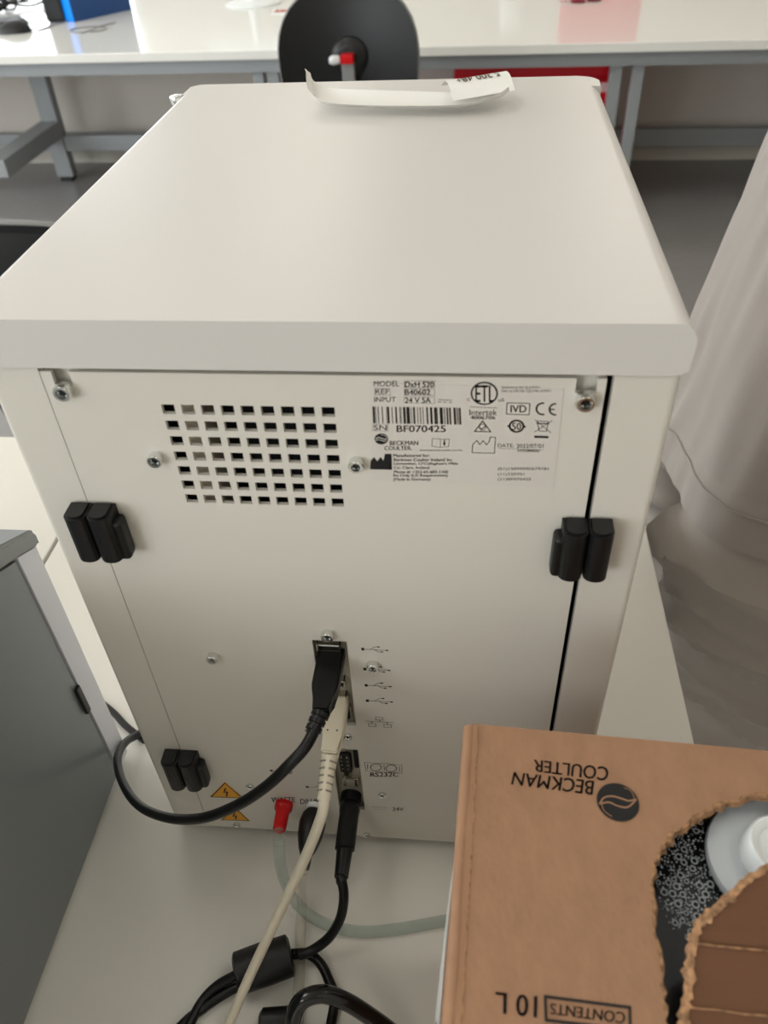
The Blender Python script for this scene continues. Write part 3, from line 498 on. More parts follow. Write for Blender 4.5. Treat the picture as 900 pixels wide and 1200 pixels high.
# lid
def lid_prof(r, x=.1357, zt=1.2943, zb_=1.2737, rr=None):
    p = [(-x, zb_)]
    for i in range(9):
        a = PI-i/8*PI/2; p.append((-x+r+r*math.cos(a), zt-r+r*math.sin(a)))
    r2 = rr or r
    for i in range(9):
        a = PI/2-i/8*PI/2; p.append((x-r2+r2*math.cos(a), zt-r2+r2*math.sin(a)))
    p.append((x-.0005, zb_+.002)); p.append((x-.004, zb_)); return p
def prof_extrude(prof, y0, y1, bev):
    b = bmesh.new(); n = len(prof)
    A = [b.verts.new((p[0], y0, p[1])) for p in prof]; B = [b.verts.new((p[0], y1, p[1])) for p in prof]
    b.faces.new(A); b.faces.new(B[::-1])
    for i in range(n):
        j = (i+1) % n; f = b.faces.new([A[i], B[i], B[j], A[j]]); f.smooth = True
    bmesh.ops.recalc_face_normals(b, faces=b.faces[:])
    e = [e for e in b.edges if abs(e.verts[0].co.y-e.verts[1].co.y) < 1e-9 and e.verts[0].co.z > 1.275 and (e.verts[0].co.y == y0)]
    bmesh.ops.bevel(b, geom=e, offset=bev, segments=4, profile=.5, affect='EDGES')
    return b
mb = MB(); mb.merge(prof_extrude(lid_prof(.0035, rr=.008), -.003, .3052, .0022), smooth=True)
o = mb.build('lid', M_lid, an)
mb = MB()
# front cover strip of the lid with rounded plan corners
pl = [(-.1357, .3058), (.1357, .3058)]
for i in range(7):
    a = (i+.0)/6*PI/2; pl.append((.1237+.012*math.cos(a), .3192+.012*math.sin(a)))
pl.append((-.1297, .331)); pl.append((-.1357, .325))
b = bmesh.new()
A = [b.verts.new((x, y, 1.2737)) for x, y in pl]; B = [b.verts.new((x, y, 1.2941)) for x, y in pl]
b.faces.new(A[::-1]); b.faces.new(B)
for i in range(len(pl)): b.faces.new([A[i], A[(i+1) % len(pl)], B[(i+1) % len(pl)], B[i]])
e = [e for e in b.edges if e.verts[0].co.z > 1.29 and e.verts[1].co.z > 1.29 and not (e.verts[0].co.y < .306 and e.verts[1].co.y < .306)]
bmesh.ops.bevel(b, geom=e, offset=.0009, segments=2, profile=.5, affect='EDGES')
mb.merge(b, smooth=True); mb.build('lid_front_strip', M_lid, an)
# knob at the far left edge
MB().lathe([(0, .0016), (.010, .0016), (.010, .0045), (.0125, .005), (.0145, .0045), (.015, .002)], (-.1385, .306, 1.2790), (-.1, 0, 1), seg=24).build('chrome_knob', M_screw, an, label='small chrome knob')
MB().box(-.1415, -.1357, .300, .312, 1.274, 1.280, .001).build('knob_bracket', M_hinge, an)
# feet
for x in (-.115, .115):
    for y in (.02, .30): MB().lathe([(0, .008), (B0-TOP, .009)], (x, y, TOP), (0, 0, 1)).build('rubber_foot', M_hinge, an)
# screws
def screw(x, z, r, h, y=0):
    s_ = MB().lathe([(0, r*.96), (h*.8, r), (h, r*.86), (h, r*.62), (h*.55, r*.5), (h*.45, 0)], (x, y, z), (0, -1, 0), seg=26).build('screw', M_screw, an)
    m2 = MB(); pts = []
    for i in range(12):
        a = i*PI/6; q = r*(.56 if i % 2 else .34); pts.append((q*math.cos(a), q*math.sin(a)))
    m2.poly([Vector((x+a_, y-h*.66, z+b_)) for a_, b_ in pts]); m2.build('torx_recess_shade', M_screw_shade, s_)
for x, z in ((-.1025, 1.2625), (.1007, 1.2617)): screw(x, z, .0038, .0045, .004-.004)
for x, z in ((-.0729, 1.2290), (.0124, 1.2288), (-.0094, 1.1190), (-.0728, 1.0965), (.0124, 1.0958)): screw(x, z, .0033, .0038)
for x, z in ((-.0732, .9652), (-.0904, .9135), (.0117, .9650), (-.0011, .9115), (-.0055, 1.0285)): screw(x, z, .0026, .0018)
# hinges
def hinge(xc, sgn, z0, z1):
    """sgn: side on which the long leaf sits on the rear panel"""
    h = thing('hinge', (xc, 0, z0), None, None); del_ = None
    h.parent = an; h.location = Vector((xc, 0, z0))-world_loc(an)
    w = .0102
    def col(x0, x1, za, zb, dep, cap=True):
        m_ = MB(); n = 8; pts = [(x0, 0)]
        rr = (x1-x0)/2
        for i in range(n+1):
            a = PI+i/n*PI; pts.append(((x0+x1)/2+rr*math.cos(a), -dep+rr*.8+rr*.8*math.sin(a)))
        pts.append((x1, 0))
        b_ = bmesh.new(); N = len(pts)
        A = [b_.verts.new((p[0], p[1], za)) for p in pts]; B_ = [b_.verts.new((p[0], p[1], zb)) for p in pts]
        b_.faces.new(A[::-1]); b_.faces.new(B_)
        for i in range(N): b_.faces.new([A[i], A[(i+1) % N], B_[(i+1) % N], B_[i]])
        bmesh.ops.bevel(b_, geom=[e for e in b_.edges if abs(e.verts[0].co.z-e.verts[1].co.z) < 1e-9], offset=.0012, segments=2, affect='EDGES')
        m_.merge(b_, smooth=False); return m_
    col(xc-w-.0002, xc-.0002, z0, z1, .0125).build('knuckle', M_hinge, h)
    col(xc+.0002, xc+w+.0002, z0, z1, .0125).build('knuckle', M_hinge, h)
    a, b_ = (xc+.002, xc+w+.0035) if sgn > 0 else (xc-w-.0035, xc-.002)
    MB().box(a, b_, -.0085, 0, z0-.001, z0+.022, .0022, 3).build('leaf', M_hinge, h)
hinge(-.1085, 1, 1.1755, 1.2035); hinge(.1090, -1, 1.1745, 1.2030); hinge(-.1105, 1, .974, 1.004); hinge(.1090, -1, .974, 1.004)
# port plates
def plate(i):
    x0, x1, z0, z1 = PORTS[i]
    p = thing('port_bay', (x0, 0, z0), None, None); p.parent = an; p.location = Vector((x0, 0, z0))-world_loc(an)
    m_ = MB(); m_.box(x0-.001, x1+.001, .0048, .0058, z0-.001, z1+.001)
    for a in ((x0-.0012, x0, .002, .0056, z0, z1), (x1, x1+.0012, .002, .0056, z0, z1), (x0, x1, .002, .0056, z0-.0012, z0), (x0, x1, .002, .0056, z1, z1+.0012)): m_.box(*a)
    m_.build('port_plate', M_steel, p)
    return p
p1 = plate(0); p2 = plate(1)
def usb_port(p, xc, zc, w=.0125, h=.0062):
    m_ = MB()
    m_.box(xc-w/2, xc+w/2, .001, .0048, zc+h/2-.0006, zc+h/2); m_.box(xc-w/2, xc+w/2, .001, .0048, zc-h/2, zc-h/2+.0006)
    m_.box(xc-w/2, xc-w/2+.0006, .001, .0048, zc-h/2, zc+h/2); m_.box(xc+w/2-.0006, xc+w/2, .001, .0048, zc-h/2, zc+h/2)
    q = m_.build('usb_port', M_usb, p); q = p
    MB().box(xc-w/2+.0006, xc+w/2-.0006, .0036, .0047, zc-h/2+.0006, zc+h/2-.0006).build('socket_well', M_dark, q)
    MB().box(xc-w/2+.001, xc+w/2-.001, .002, .0084, zc+.0002, zc+.0018).build('tongue', M_paper, q)
for z in (1.106, 1.0915, 1.0755, 1.062): usb_port(p1, -.0104, z)
m_ = MB(); m_.box(-.0158, -.0022, .002, .0048, 1.0415, 1.0535); m_.build('network_port', M_usb, p1); q = p1
MB().box(-.0145, -.0035, .0012, .002, 1.0430, 1.0520).build('socket_well', M_dark, q)
# serial port
m_ = MB(); m_.box(-.0138, -.0060, .001, .0048, .984, 1.0048, .002); m_.build('serial_port', M_hinge, p2); q = p2
mm = MB()
for i in range(5):
    for j in range(2): mm.lathe([(0, .0006), (.001, .0006)], (-.0115+j*.0034, .001, .9875+i*.0042), (0, -1, 0), seg=8)
mm.build('contacts', M_usb, q, kind=None)
for z in (.9810, 1.0115): MB().lathe([(0, .002), (.004, .0018)], (-.0100, .0048, z), (0, -1, 0), seg=6).build('hex_post', M_usb, p2)
MB().box(-.0048, -.0022, .004, .0048, .987, 1.006, .0006).build('side_slot', M_dark, p2)
m_ = MB(); m_.box(-.0135, -.0030, .0015, .0048, .9690, .9775, .0006); m_.build('device_port', M_usb, p2); q = p2
MB().box(-.0110, -.0055, .0008, .0015, .9710, .9760).build('port_insert', M_steel, q)
MB().lathe([(0, .0066), (.006, .0066), (.006, .0045), (.002, .0045)], (-.0092, .0048, .9535), (0, -1, 0)).build('power_socket', M_hinge, p2)
# prints on the rear panel
FP = lambda y: (lambda p: Vector((p[0], y, p[1])))
mb = MB()
mb.bm.free()
for nm, grp in D['panel_line']:
    mb = MB()
    for pts, c, w in grp: mb.line(pts, c, w, FP(-.00012))
    mb.build(nm, M_ink, an, normals=False)
for s_, q, k in D['panel_text']: MB().text(s_, q, FP(-.00012), k).build('port_caption', M_ink, an, normals=False)
for tr in D['tri']:
    mb = MB().poly([FP(-.0001)(p) for p in tr]); s_ = mb.build('warning_sign', M_yellow, an, label='yellow warning triangle')
    c = Vector((sum(p[0] for p in tr)/3, sum(p[1] for p in tr)/3))
    inn = [c+(Vector(p)-c)*.9 for p in tr]
    mb = MB(); mb.line(inn, True, .0007, FP(-.00022))
    w = (tr[2][0]-tr[1][0]); hh = tr[0][1]-tr[1][1]
    mb.line([(c.x+w*.03, c.y+hh*.28), (c.x-w*.06, c.y+hh*.02), (c.x+w*.04, c.y+hh*.05), (c.x-w*.02, c.y-hh*.22)], False, .0010, FP(-.00024))
    mb.build('sign_print', M_ink, s_, normals=False)
# type label
lb = MB(); lb.faces([FP(-.0002)(p) for p in D['label_rect']]+[FP(0)(p) for p in D['label_rect']], [(0,1,2,3),(7,6,5,4),(0,4,5,1),(1,5,6,2),(2,6,7,3),(3,7,4,0)])
lb = lb.build('type_label', M_label, an, label='pale rating label with black print')
mb = MB(); f = FP(-.0003)
for s_, q, k in D['label_text']: mb.text(s_, q, f, k)
for p in D['label_poly']: mb.poly([f(a) for a in p])
for pts, c, w in D['label_line']: mb.line(pts, c, w, f)
for q in D['bars']: mb.poly([f(a) for a in q])
mb.poly([f(a) for a in D['label_logo']])
mb.build('label_print', M_ink, lb, normals=False)
mb = MB()
for pts, c, w in D['logo_wave']: mb.line(pts, c, w, FP(-.0004))
mb.build('logo_wave', M_label, lb, normals=False)

# ================================================================ CABLES
def strain(mb, p, ax, r0, r1, L, n, up=None):
    prof = []
    for i in range(n):
        a = i/n; rr = r0+(r1-r0)*a; s = L/n
        prof += [(i*s, rr), (i*s+s*.62, rr), (i*s+s*.66, rr*.78), (i*s+s*.96, rr*.78)]
    prof.append((L, r1)); mb.lathe(prof, p, ax, seg=20)
t = thing('usb_cable', (-.0098, -.01, TOP), 'black USB cable plugged in the top port and looping left round the analyzer', 'cable')
mb = MB(); pxy = [(-.0165, .006), (-.0028, .006), (-.0028, -.019), (-.0050, -.027), (-.0058, -.034), (-.0138, -.034), (-.0146, -.027), (-.0166, -.019)]
b = bmesh.new(); A = [b.verts.new((x, y, 1.0995)) for x, y in pxy]; B = [b.verts.new((x, y, 1.1078)) for x, y in pxy]
for v in A:
    if v.co.y < -.025: v.co.z += .0008
for v in A+B: v.co.z -= .0055
b.faces.new(A[::-1]); b.faces.new(B)
for i in range(8): b.faces.new([A[i], A[(i+1) % 8], B[(i+1) % 8], B[i]])
bmesh.ops.bevel(b, geom=b.edges[:], offset=.001, segments=2, affect='EDGES')
mb.merge(b, smooth=False); mb.build('plug', M_cable, t)
P = [(-.0098, -.052, 1.0985)]+[tuple(p) for p in D['usb_cable']]
d = (Vector(P[1])-Vector((-.0098, -.034, 1.0985))).normalized()
mb = MB(); strain(mb, Vector((-.0098, -.033, 1.0983)), d, .0046, .0038, .011, 3); mb.build('strain_relief', M_cable, t)
MB().tube([(-.0098, -.034, 1.0983)]+[tuple(p) for p in D['usb_cable']], .0029, seg=16, n=10).build('cord', M_cable, t)
MB().tube([tuple(p) for p in D['usb_tail']], .0026, seg=12).build('thin_cable', M_cable, label='dark cable lying on the table between the dark device and the analyzer', cat='cable')

t = thing('usb_cable', (-.006, -.01, TOP), 'ivory white USB cable plugged in the lower port and running down to the front', 'cable')
b = bmesh.new(); pxy = [(-.0138, .004), (-.0034, .004), (-.0030, -.017), (-.0044, -.023), (-.0046, -.033), (-.0134, -.033), (-.0138, -.023), (-.0148, -.017)]
A = [b.verts.new((x, y, 1.0550)) for x, y in pxy]; B = [b.verts.new((x, y, 1.0635)) for x, y in pxy]
b.faces.new(A[::-1]); b.faces.new(B)
for i in range(8): b.faces.new([A[i], A[(i+1) % 8], B[(i+1) % 8], B[i]])
bmesh.ops.bevel(b, geom=b.edges[:], offset=.0009, segments=2, affect='EDGES')
mb = MB(); mb.merge(b, smooth=False); pl_ = mb.build('plug', M_white, t)
mb = MB()
for x in (-.0115, -.0065): mb.lathe([(0, .0005), (.0001, .0005)], (x, -.020, 1.0636), (0, 0, 1), seg=10)
mb.build('mould_dots', M_ink, pl_)
wp = [Vector(p) for p in D['white_cable']]
st = Vector((-.0090, -.032, 1.0592)); dd = (wp[1]-st).normalized()
mb = MB(); mb.lathe([(0, .0044), (.020, .0034), (.0225, .0036), (.023, .003)], st, dd, seg=20); sr = mb.build('strain_relief', M_white, t)
mb = MB(); sd = dd.cross(Vector((0, 0, 1))).normalized(); upv = sd.cross(dd).normalized()
for i in range(5):
    for q in (-1, 1):
        c0 = st+dd*(.003+i*.0036)
        rr = .0044-.001*(.003+i*.0036)/.02
        pts = [c0+(sd*math.sin(a)*q+upv*math.cos(a))*(rr+.00005)+dd*(.0006*abs(a)) for a in (.25, .5, .75, 1.0, 1.3)]
        mb.tube(pts, .00055, seg=6, n=2)
mb.build('relief_slots', M_steel, sr)
MB().tube([st+dd*.02]+wp[1:], .00285, seg=16, n=10).build('cord', M_white, t)

t = thing('power_cable', (-.01, -.03, TOP), 'black power cable with round barrel plug and ferrite block lying on the table', 'cable')
pc = [Vector(p) for p in D['power_cable']]
st = Vector((-.0092, .002, .9535)); dr = Vector((.0, -1, -.04)).normalized()
mb = MB().lathe([(0, .0052), (.006, .0054), (.0065, .0066), (.009, .0066), (.011, .0062), (.033, .0061), (.034, .0048)], st, dr); mb.build('plug', M_cable, t)
mb = MB().lathe([(0, .0050), (.017, .0042), (.018, .0032)], st+dr*.033, dr); mb.build('strain_relief', M_cable, t)
MB().tube([st+dr*.046, st+dr*.052]+pc, .0030, seg=16, n=8).build('cord', M_cable, t)
fa, fb = [Vector(p) for p in D['ferrite']]; ax = (fb-fa).normalized(); fl = (fb-fa).length
fz = Vector((0, 0, .0005)); mb = MB(); mb.lathe([(0, .0095), (.0012, .0118), (fl*.48, .0122), (fl-.0012, .0118), (fl, .0095)], fa+fz, ax, seg=24); mb.build('ferrite_block', M_hinge, t)
MB().tube(D['cordA'], .0030, seg=14).build('cord', M_cable, t)
MB().tube(D['cordC'], .0030, seg=14).build('cord', M_cable, t)
MB().tube(D['cordB'], .0030, seg=14).build('signal_cable', M_cable, label='second black cable passing under the ferrite block toward the lower edge', cat='cable')
t = thing('mains_cable', (0, -.11, TOP), 'thick glossy black cable arching at the bottom edge, beside the cardboard box', 'cable')
MB().tube(D['thick'], .0049, seg=18).build('cord', M_glossy, t)
a, b2 = [Vector(p) for p in D['conn']]
mb = MB(); mb.lathe([(0, .004), (.002, .0066), ((b2-a).length*.8, .007), ((b2-a).length, .0055)], a, (b2-a), seg=20); mb.build('cable_coupler', M_hinge, label='black rounded cable coupler at the bottom edge below the ferrite block', cat='connector')

t = thing('waste_tube', (-.05, -.03, TOP), 'clear greenish waste tube with red connector curving right behind the box', 'tube')
mb = MB(); st = Vector((-.0535, 0, .9455)); dw = Vector((.03, -1, .12)).normalized()
mb.lathe([(0, .0058), (.003, .0060), (.0045, .0058), (.006, .0046), (.019, .0042), (.020, .0036)], st, dw); mb.build('connector', M_red, t, label='red connector')
tp = [Vector(p) for p in D['tube1']]
MB().tube([st+dw*.018, st+dw*.022]+tp[1:], .0036, seg=18, n=10).build('hose', M_tube, t)
t = thing('diluent_tube', (-.03, -.03, TOP), 'clear pale tube with black bulb connector running straight to the lower edge', 'tube')
st = Vector((-.0325, 0, .9455)); dw = Vector((-.05, -1, -.1)).normalized()
mb = MB().lathe([(-.0, .0062), (.003, .0062), (.0035, .005)], st, dw); mb.build('collar', M_cap, t, label='white collar')
mb = MB().lathe([(.003, .0052), (.006, .0074), (.012, .0086), (.020, .0080), (.028, .0058), (.033, .0035), (.034, .0038), (.040, .0036)], st, dw, seg=30); mb.build('bulb_connector', M_hinge, t, label='black bulb connector')
tp = [Vector(p) for p in D['tube2']]
MB().tube([st+dw*.038, st+dw*.046]+tp[2:], .0034, seg=18, n=10).build('hose', M_tube2, t)

# ================================================================ CARDBOARD BOX
BX = thing('cardboard_box', (D['box_origin'][0], D['box_origin'][1], TOP), 'brown corrugated box with torn open top hole, black print, bottle inside', 'box')
BXr = D['box_yaw']; O = Vector((D['box_origin'][0], D['box_origin'][1], 0))
E1 = Vector((math.cos(BXr), math.sin(BXr), 0)); E2 = Vector((math.sin(BXr), -math.cos(BXr), 0))
def bw(a, b, z): return O+E1*a+E2*b+Vector((0, 0, z))
BW, BD, BH, TH = .232, .232, 1.150, .0028
hl = [tuple(p) for p in D['hole']]
hm = 2*D['cap'][0]
# torn hole: left half traced, right half mirrored with its own tearing
def tear(pts, seed, amp=.0007, step=.0012):
    r_ = random.Random(seed); out = []
    for i in range(len(pts)-1):
        a, b = Vector(pts[i]), Vector(pts[i+1]); n = max(1, int((b-a).length/step)); t_ = (b-a).normalized(); nn = Vector((-t_.y, t_.x))
        for k in range(n): out.append(a+(b-a)*k/n+nn*r_.uniform(-amp, amp))
    out.append(Vector(pts[-1])); return out
left = tear([p[:2] for p in spline([(p[0], p[1], 0) for p in hl], 3)], 5)
left = [Vector((p[0], p[1])) for p in left]
bot = left[-1].y
right = [Vector((hm-p.x+random.Random(i).uniform(-.0004, .0004), p.y)) for i, p in enumerate(left)]
ring = left[::-1]+right         # from bottom-left up over the top to bottom-right
# top sheet with hole: n-gon bridged as a U-shaped outline (hole opens to the flap hinge line)
mb = MB()
NR = len(ring)
def outer_pt(i):
    p = ring[i]; c = Vector((hm/2, bot*.6)); d_ = (p-c)
    t_ = min(x for x in [((BW if d_.x > 0 else 0)-c.x)/d_.x if abs(d_.x) > 1e-9 else 9e9, (0-c.y)/d_.y if d_.y < -1e-9 else ((BD-c.y)/d_.y if d_.y > 1e-9 else 9e9)] if x > 0)
    return c+d_*t_
def top_surface(zt, inset=0):
    vs = []; fs = []
    for i in range(NR):
        p = ring[i]; q = outer_pt(i)
        for k in range(5):
            s_ = k/4; r = p.lerp(q, s_)
            vs.append(bw(r.x, r.y, zt))
    for i in range(NR-1):
        for k in range(4): fs.append((i*5+k, (i+1)*5+k, (i+1)*5+k+1, i*5+k+1))
    return vs, fs
vs, fs = top_surface(BH); mb.faces(vs, fs, False)
vs2, fs2 = top_surface(BH-TH); mb.faces(vs2, fs2, False)
# corners and front part
def quadtop(pts):
    mb.poly([bw(a, b, BH) for a, b in pts]); mb.poly([bw(a, b, BH-TH) for a, b in pts])
iq = [outer_pt(i) for i in range(NR)]
qa, qb = iq[0], iq[-1]
# find top corners gaps
for i in range(NR-1):
    a, b = iq[i], iq[i+1]
    if abs(a.x) < 1e-6 and abs(b.y) < 1e-6: quadtop([a, (0, 0), b])
    if abs(a.y) < 1e-6 and abs(b.x-BW) < 1e-6: quadtop([a, (BW, 0), b])
quadtop([tuple(qa), tuple(ring[0]), (ring[0].x, bot+.004), (0, bot+.02)] if False else [tuple(qa), tuple(ring[0]), tuple(ring[-1]), tuple(qb), (BW, BD), (0, BD)])
mb.build('top_panel', M_kraft, BX)
# torn edge : corrugated rim
mb = MB(); rv = []; 
r_ = random.Random(9)
for i, p in enumerate(ring):
    j = r_.uniform(-.0004, .0009)
    c = Vector((hm/2, .055)); d_ = (c-p).normalized()
    for k, (off, z) in enumerate(((-.0008-abs(j)*.8, BH+.00015), (.0000+j*.4, BH+.0002), (.0004+j, BH-.0010), (-.0002, BH-.0017), (.0008+j, BH-.0026), (.0003, BH-TH))):
        q = p+d_*off; rv.append(bw(q.x, q.y, z))
fs = [(i*6+k, (i+1)*6+k, (i+1)*6+k+1, i*6+k+1) for i in range(NR-1) for k in range(5)]
mb.faces(rv, fs, False); mb.build('torn_edge', M_torn, BX)
# walls, slightly bulging, rounded top fold
def wall(a0, b0, a1, b1, nrm, bulge, name='side_panel', zt=BH):
    def fn(u, v, off=0):
        a = a0+(a1-a0)*u; b = b0+(b1-b0)*u
        z = TOP+(zt-TOP)*v; k = bulge*math.sin(PI*min(1, max(0, u)))**.6*math.sin(PI*v)**.5 if 0 < v < 1 and 0 < u < 1 else 0
        k -= off
        return bw(a+nrm[0]*k, b+nrm[1]*k, z)
    m_ = MB(); m_.grid(fn, 24, 28); m_.grid(lambda u, v: fn(u, v, .0028), 24, 28)
    m_.build(name, M_kraft, BX); return fn
lw = wall(0, 0, 0, BD, (-1, 0), .0085); wall(BW, 0, BW, BD, (1, 0), .006); wall(0, 0, BW, 0, (0, -1), .002); wall(0, BD, BW, BD, (0, 1), .006)
MB().prism([(0.004, .004), (BW-.004, .004), (BW-.004, BD-.004), (.004, BD-.004)], lambda p: bw(p[0], p[1], TOP+.0002), lambda p: bw(p[0], p[1], TOP+.004)).build('base_panel', M_kraft, BX)
# rounded folded edge along the left side of the top + crease line
mb = MB(); mb.tube([bw(-.0008, .001+i*.023, BH-.0022+(.0002*math.sin(i*2.1))) for i in range(11)], .0026, seg=16, n=3); mb.build('folded_edge', M_kraft, BX)
mb = MB(); r_ = random.Random(4)
pts = [bw(.0027+r_.uniform(-.00025, .00025), .0015+i*.0016, BH+.0001) for i in range(75)]
mb.tube(pts, .00022, seg=5, n=1); mb.build('score_line', M_torn, BX)
# white label on left side
mb = MB(); mb.grid(lambda u, v: lw(.20+.62*u, .30+.62*v, -.0003), 20, 16); sl = mb.build('side_label', M_paper, BX, label='white label on the side')
mb = MB(); mb.text('ERS', [(.30, .52), (.30, .70), (.40, .70), (.40, .52)], lambda p: lw(p[0]+.12, p[1]+.18, -.0006), 1); mb.build('label_print', M_ink, sl, normals=False)
# print on top
ft = lambda p: bw(p[0], p[1], BH+.0003)
mb = MB()
for s_, q, k in D['box_text'][2:]: mb.text(s_, q, ft, k)
for pts, c, w in D['box_line']: mb.line(pts, c, w, ft)
mb.build('contents_print', M_ink, BX, normals=False)
mb = MB()
for s_, q, k in D['box_text'][:2]: mb.text(s_, q, ft, k)
c = Vector(D['box_logo'][0]); rr = D['box_logo'][1]
mb.poly([ft((c.x+rr*math.cos(i*PI/24), c.y+rr*math.sin(i*PI/24))) for i in range(48)])
mb.build('brand_print', M_ink, BX, normals=False)
mb = MB(); ft2 = lambda p: bw(p[0], p[1], BH+.0005)
for i, pts in enumerate(D['box_wave']):
    sp = [Vector((p[0], p[1])) for p in spline([(a_, b_, 0) for a_, b_ in pts], 5)]
    mb.line(sp, False, .0006 if i < 2 else .0003, ft2)
mb.build('logo_wave', M_kraft, BX, normals=False)
# flap, torn free and bent upwards
fl = [(p[0], p[1], z) for p, z in zip(D['flap'], D['flapz'])]
fl = [tuple(v) for v in spline(fl, 4)]
r_ = random.Random(12)
fe = []
for i, p in enumerate(fl): fe.append(Vector((p[0]+r_.uniform(-.0006, .0006), p[1]+r_.uniform(-.0006, .0006), p[2])))
def mir(p): return Vector((2*hm/2-p.x, p.y, p.z))
mb = MB(); rows = []
half = fe
for dz in (0, -.0035):
    vs = []; fs = []; nn = len(half)
    # rows across from the left edge to its mirror, plus hinge line
    for i, p in enumerate(half):
        q = mir(p) if p.x < hm/2 else Vector((hm/2, p.y, p.z))
        p_ = Vector(fl[i]); q_ = mir(p_)
        for k in range(9):
            s_ = p.lerp(q, k/8) if k in (0, 8) else p_.lerp(q_, k/8); vs.append(bw(s_.x, s_.y, s_.z+dz+.002*math.sin(PI*k/8)))
    for i in range(nn-1):
        for k in range(8): fs.append((i*9+k, (i+1)*9+k, (i+1)*9+k+1, i*9+k+1))
    # extend to the hinge
    e = [bw((fe[-1].x*(1-k/8)+mir(fe[-1]).x*k/8), bot+.05, BH+dz*1.0-.0005) for k in range(9)]
    n0 = len(vs); vs += e
    for k in range(8): fs.append(((nn-1)*9+k, n0+k, n0+k+1, (nn-1)*9+k+1))
    mb.faces(vs, fs, False)
flap = mb.build('torn_flap', M_kraft_shade, BX, label='torn flap bent up')
mb = MB(); rv = []
for i, p in enumerate(fe+[mir(q) for q in fe[::-1] if True]):
    j = r_.uniform(0, .0012)
    if r_.random() < .12: j += .0012
    c = Vector((hm/2, .12)); d_ = (Vector((p.x, p.y))-c).normalized()
    for off, dz in ((-.0012-j*.4, .0003), (.0003, .0004), (.0006+j, -.0008), (.0001, -.0016), (.0007+j, -.0026), (-.0002, -.0036)):
        rv.append(bw(p.x+d_.x*off, p.y+d_.y*off, p.z+dz))
n_ = len(rv)//6
mb.faces(rv, [(i*6+k, (i+1)*6+k, (i+1)*6+k+1, i*6+k+1) for i in range(n_-1) for k in range(5)], False)
mb.build('torn_edge', M_torn, flap)
mb = MB()
for yy, zz in ((.0800, 1.1642), (.0955, 1.1562)):
    x0 = min(fe, key=lambda p: abs(p.y-yy))
    mb.tube([bw(x0.x+.0008+(i/20)*.055, yy+.0006*i/20+r_.uniform(-.0002, .0002), x0.z+.0006+.002*math.sin(PI*(i/20)*.6)) for i in range(21)], .0003, seg=5, n=1)
mb.build('crease', M_torn, flap)
# plastic container inside
ct = thing('plastic_container', (BX.location.x+.115, BX.location.y-.115, TOP+.005), 'dark translucent reagent container with milky spout cap inside the torn box', 'container')
mb = MB()
cc = bw(D['cap'][0], D['cap'][1], 0)
def cub(u, v):
    a = 2*PI*u; ca, sa = math.cos(a), math.sin(a); q = (abs(ca)**5+abs(sa)**5)**(-1/5)
    prof = [(0, TOP+.006), (.95, TOP+.006), (1, TOP+.02), (1, 1.09), (.985, 1.11), (.94, 1.122), (.85, 1.129), (.6, 1.133), (.3, 1.135), (0, 1.135)]
    f_ = v*(len(prof)-1); i = min(int(f_), len(prof)-2); t_ = f_-i
    r = prof[i][0]*(1-t_)+prof[i+1][0]*t_; z = prof[i][1]*(1-t_)+prof[i+1][1]*t_
    return bw(BW/2+.108*r*q*ca, BD/2+.108*r*q*sa, z)
mb.grid(cub, 72, 28, closed_u=True); mb.build('bottle_body', M_bag, ct)
mb = MB(); mb.lathe([(0, .018), (.002, .0238), (.0042, .0244), (.0062, .0238), (.0070, .020), (.0064, .0165)], cc+Vector((0, 0, 1.1325)), (0, 0, 1), seg=56); mb.build('spout_flange', M_flange, ct, label='milky round flange')
mb = MB(); mb.lathe([(0, .0125), (.001, .0130), (.009, .0124), (.0105, .0112), (.0098, .0092), (.008, .008), (.0085, .007), (.009, .0)], cc+Vector((0, 0, 1.1385)), (0, 0, 1), seg=48); mb.build('cap', M_cap, ct, label='white cap')
mb = MB(); r_ = random.Random(21); pl0 = []
def drop(x, y, r):
    for (a, b, c_) in pl0:
        if (a-x)**2+(b-y)**2 < (c_+r)**2*.9: return
    pl0.append((x, y, r))
    if r > .0007:
        c_ = bw(x, y, 1.1339)
        mb.tube([c_+Vector((math.cos(i*PI/8), math.sin(i*PI/8), 0))*r*.8 for i in range(17)], r*.2, seg=6, n=1)  # larger drops are pale rings that draw their bright rim highlights
        return
    b = bmesh.new(); bmesh.ops.create_icosphere(b, subdivisions=1, radius=r)
    mb.merge(b, Matrix.Translation(bw(x, y, 1.1335)) @ Matrix.Diagonal((1, 1, .6, 1)), smooth=True)
def place(n_, mx, my, sx, sy, r0, r1):
    for k in range(n_):
        x = D['cap'][0]+r_.gauss(mx, sx); y = D['cap'][1]+r_.gauss(my, sy)
        if x < D['cap'][0]-.0425+max(0, abs(y-D['cap'][1])-.02)*.5 or x > D['cap'][0]-.018: continue
        drop(x, y, r_.uniform(r0, r1))
place(60, -.034, .014, .005, .010, .0009, .0015)
place(34, -.026, -.019, .006, .004, .0009, .0016)
place(1500, -.032, .004, .006, .020, .00018, .0005)
mb.build('droplets_with_highlights', M_drop, ct, kind='stuff')

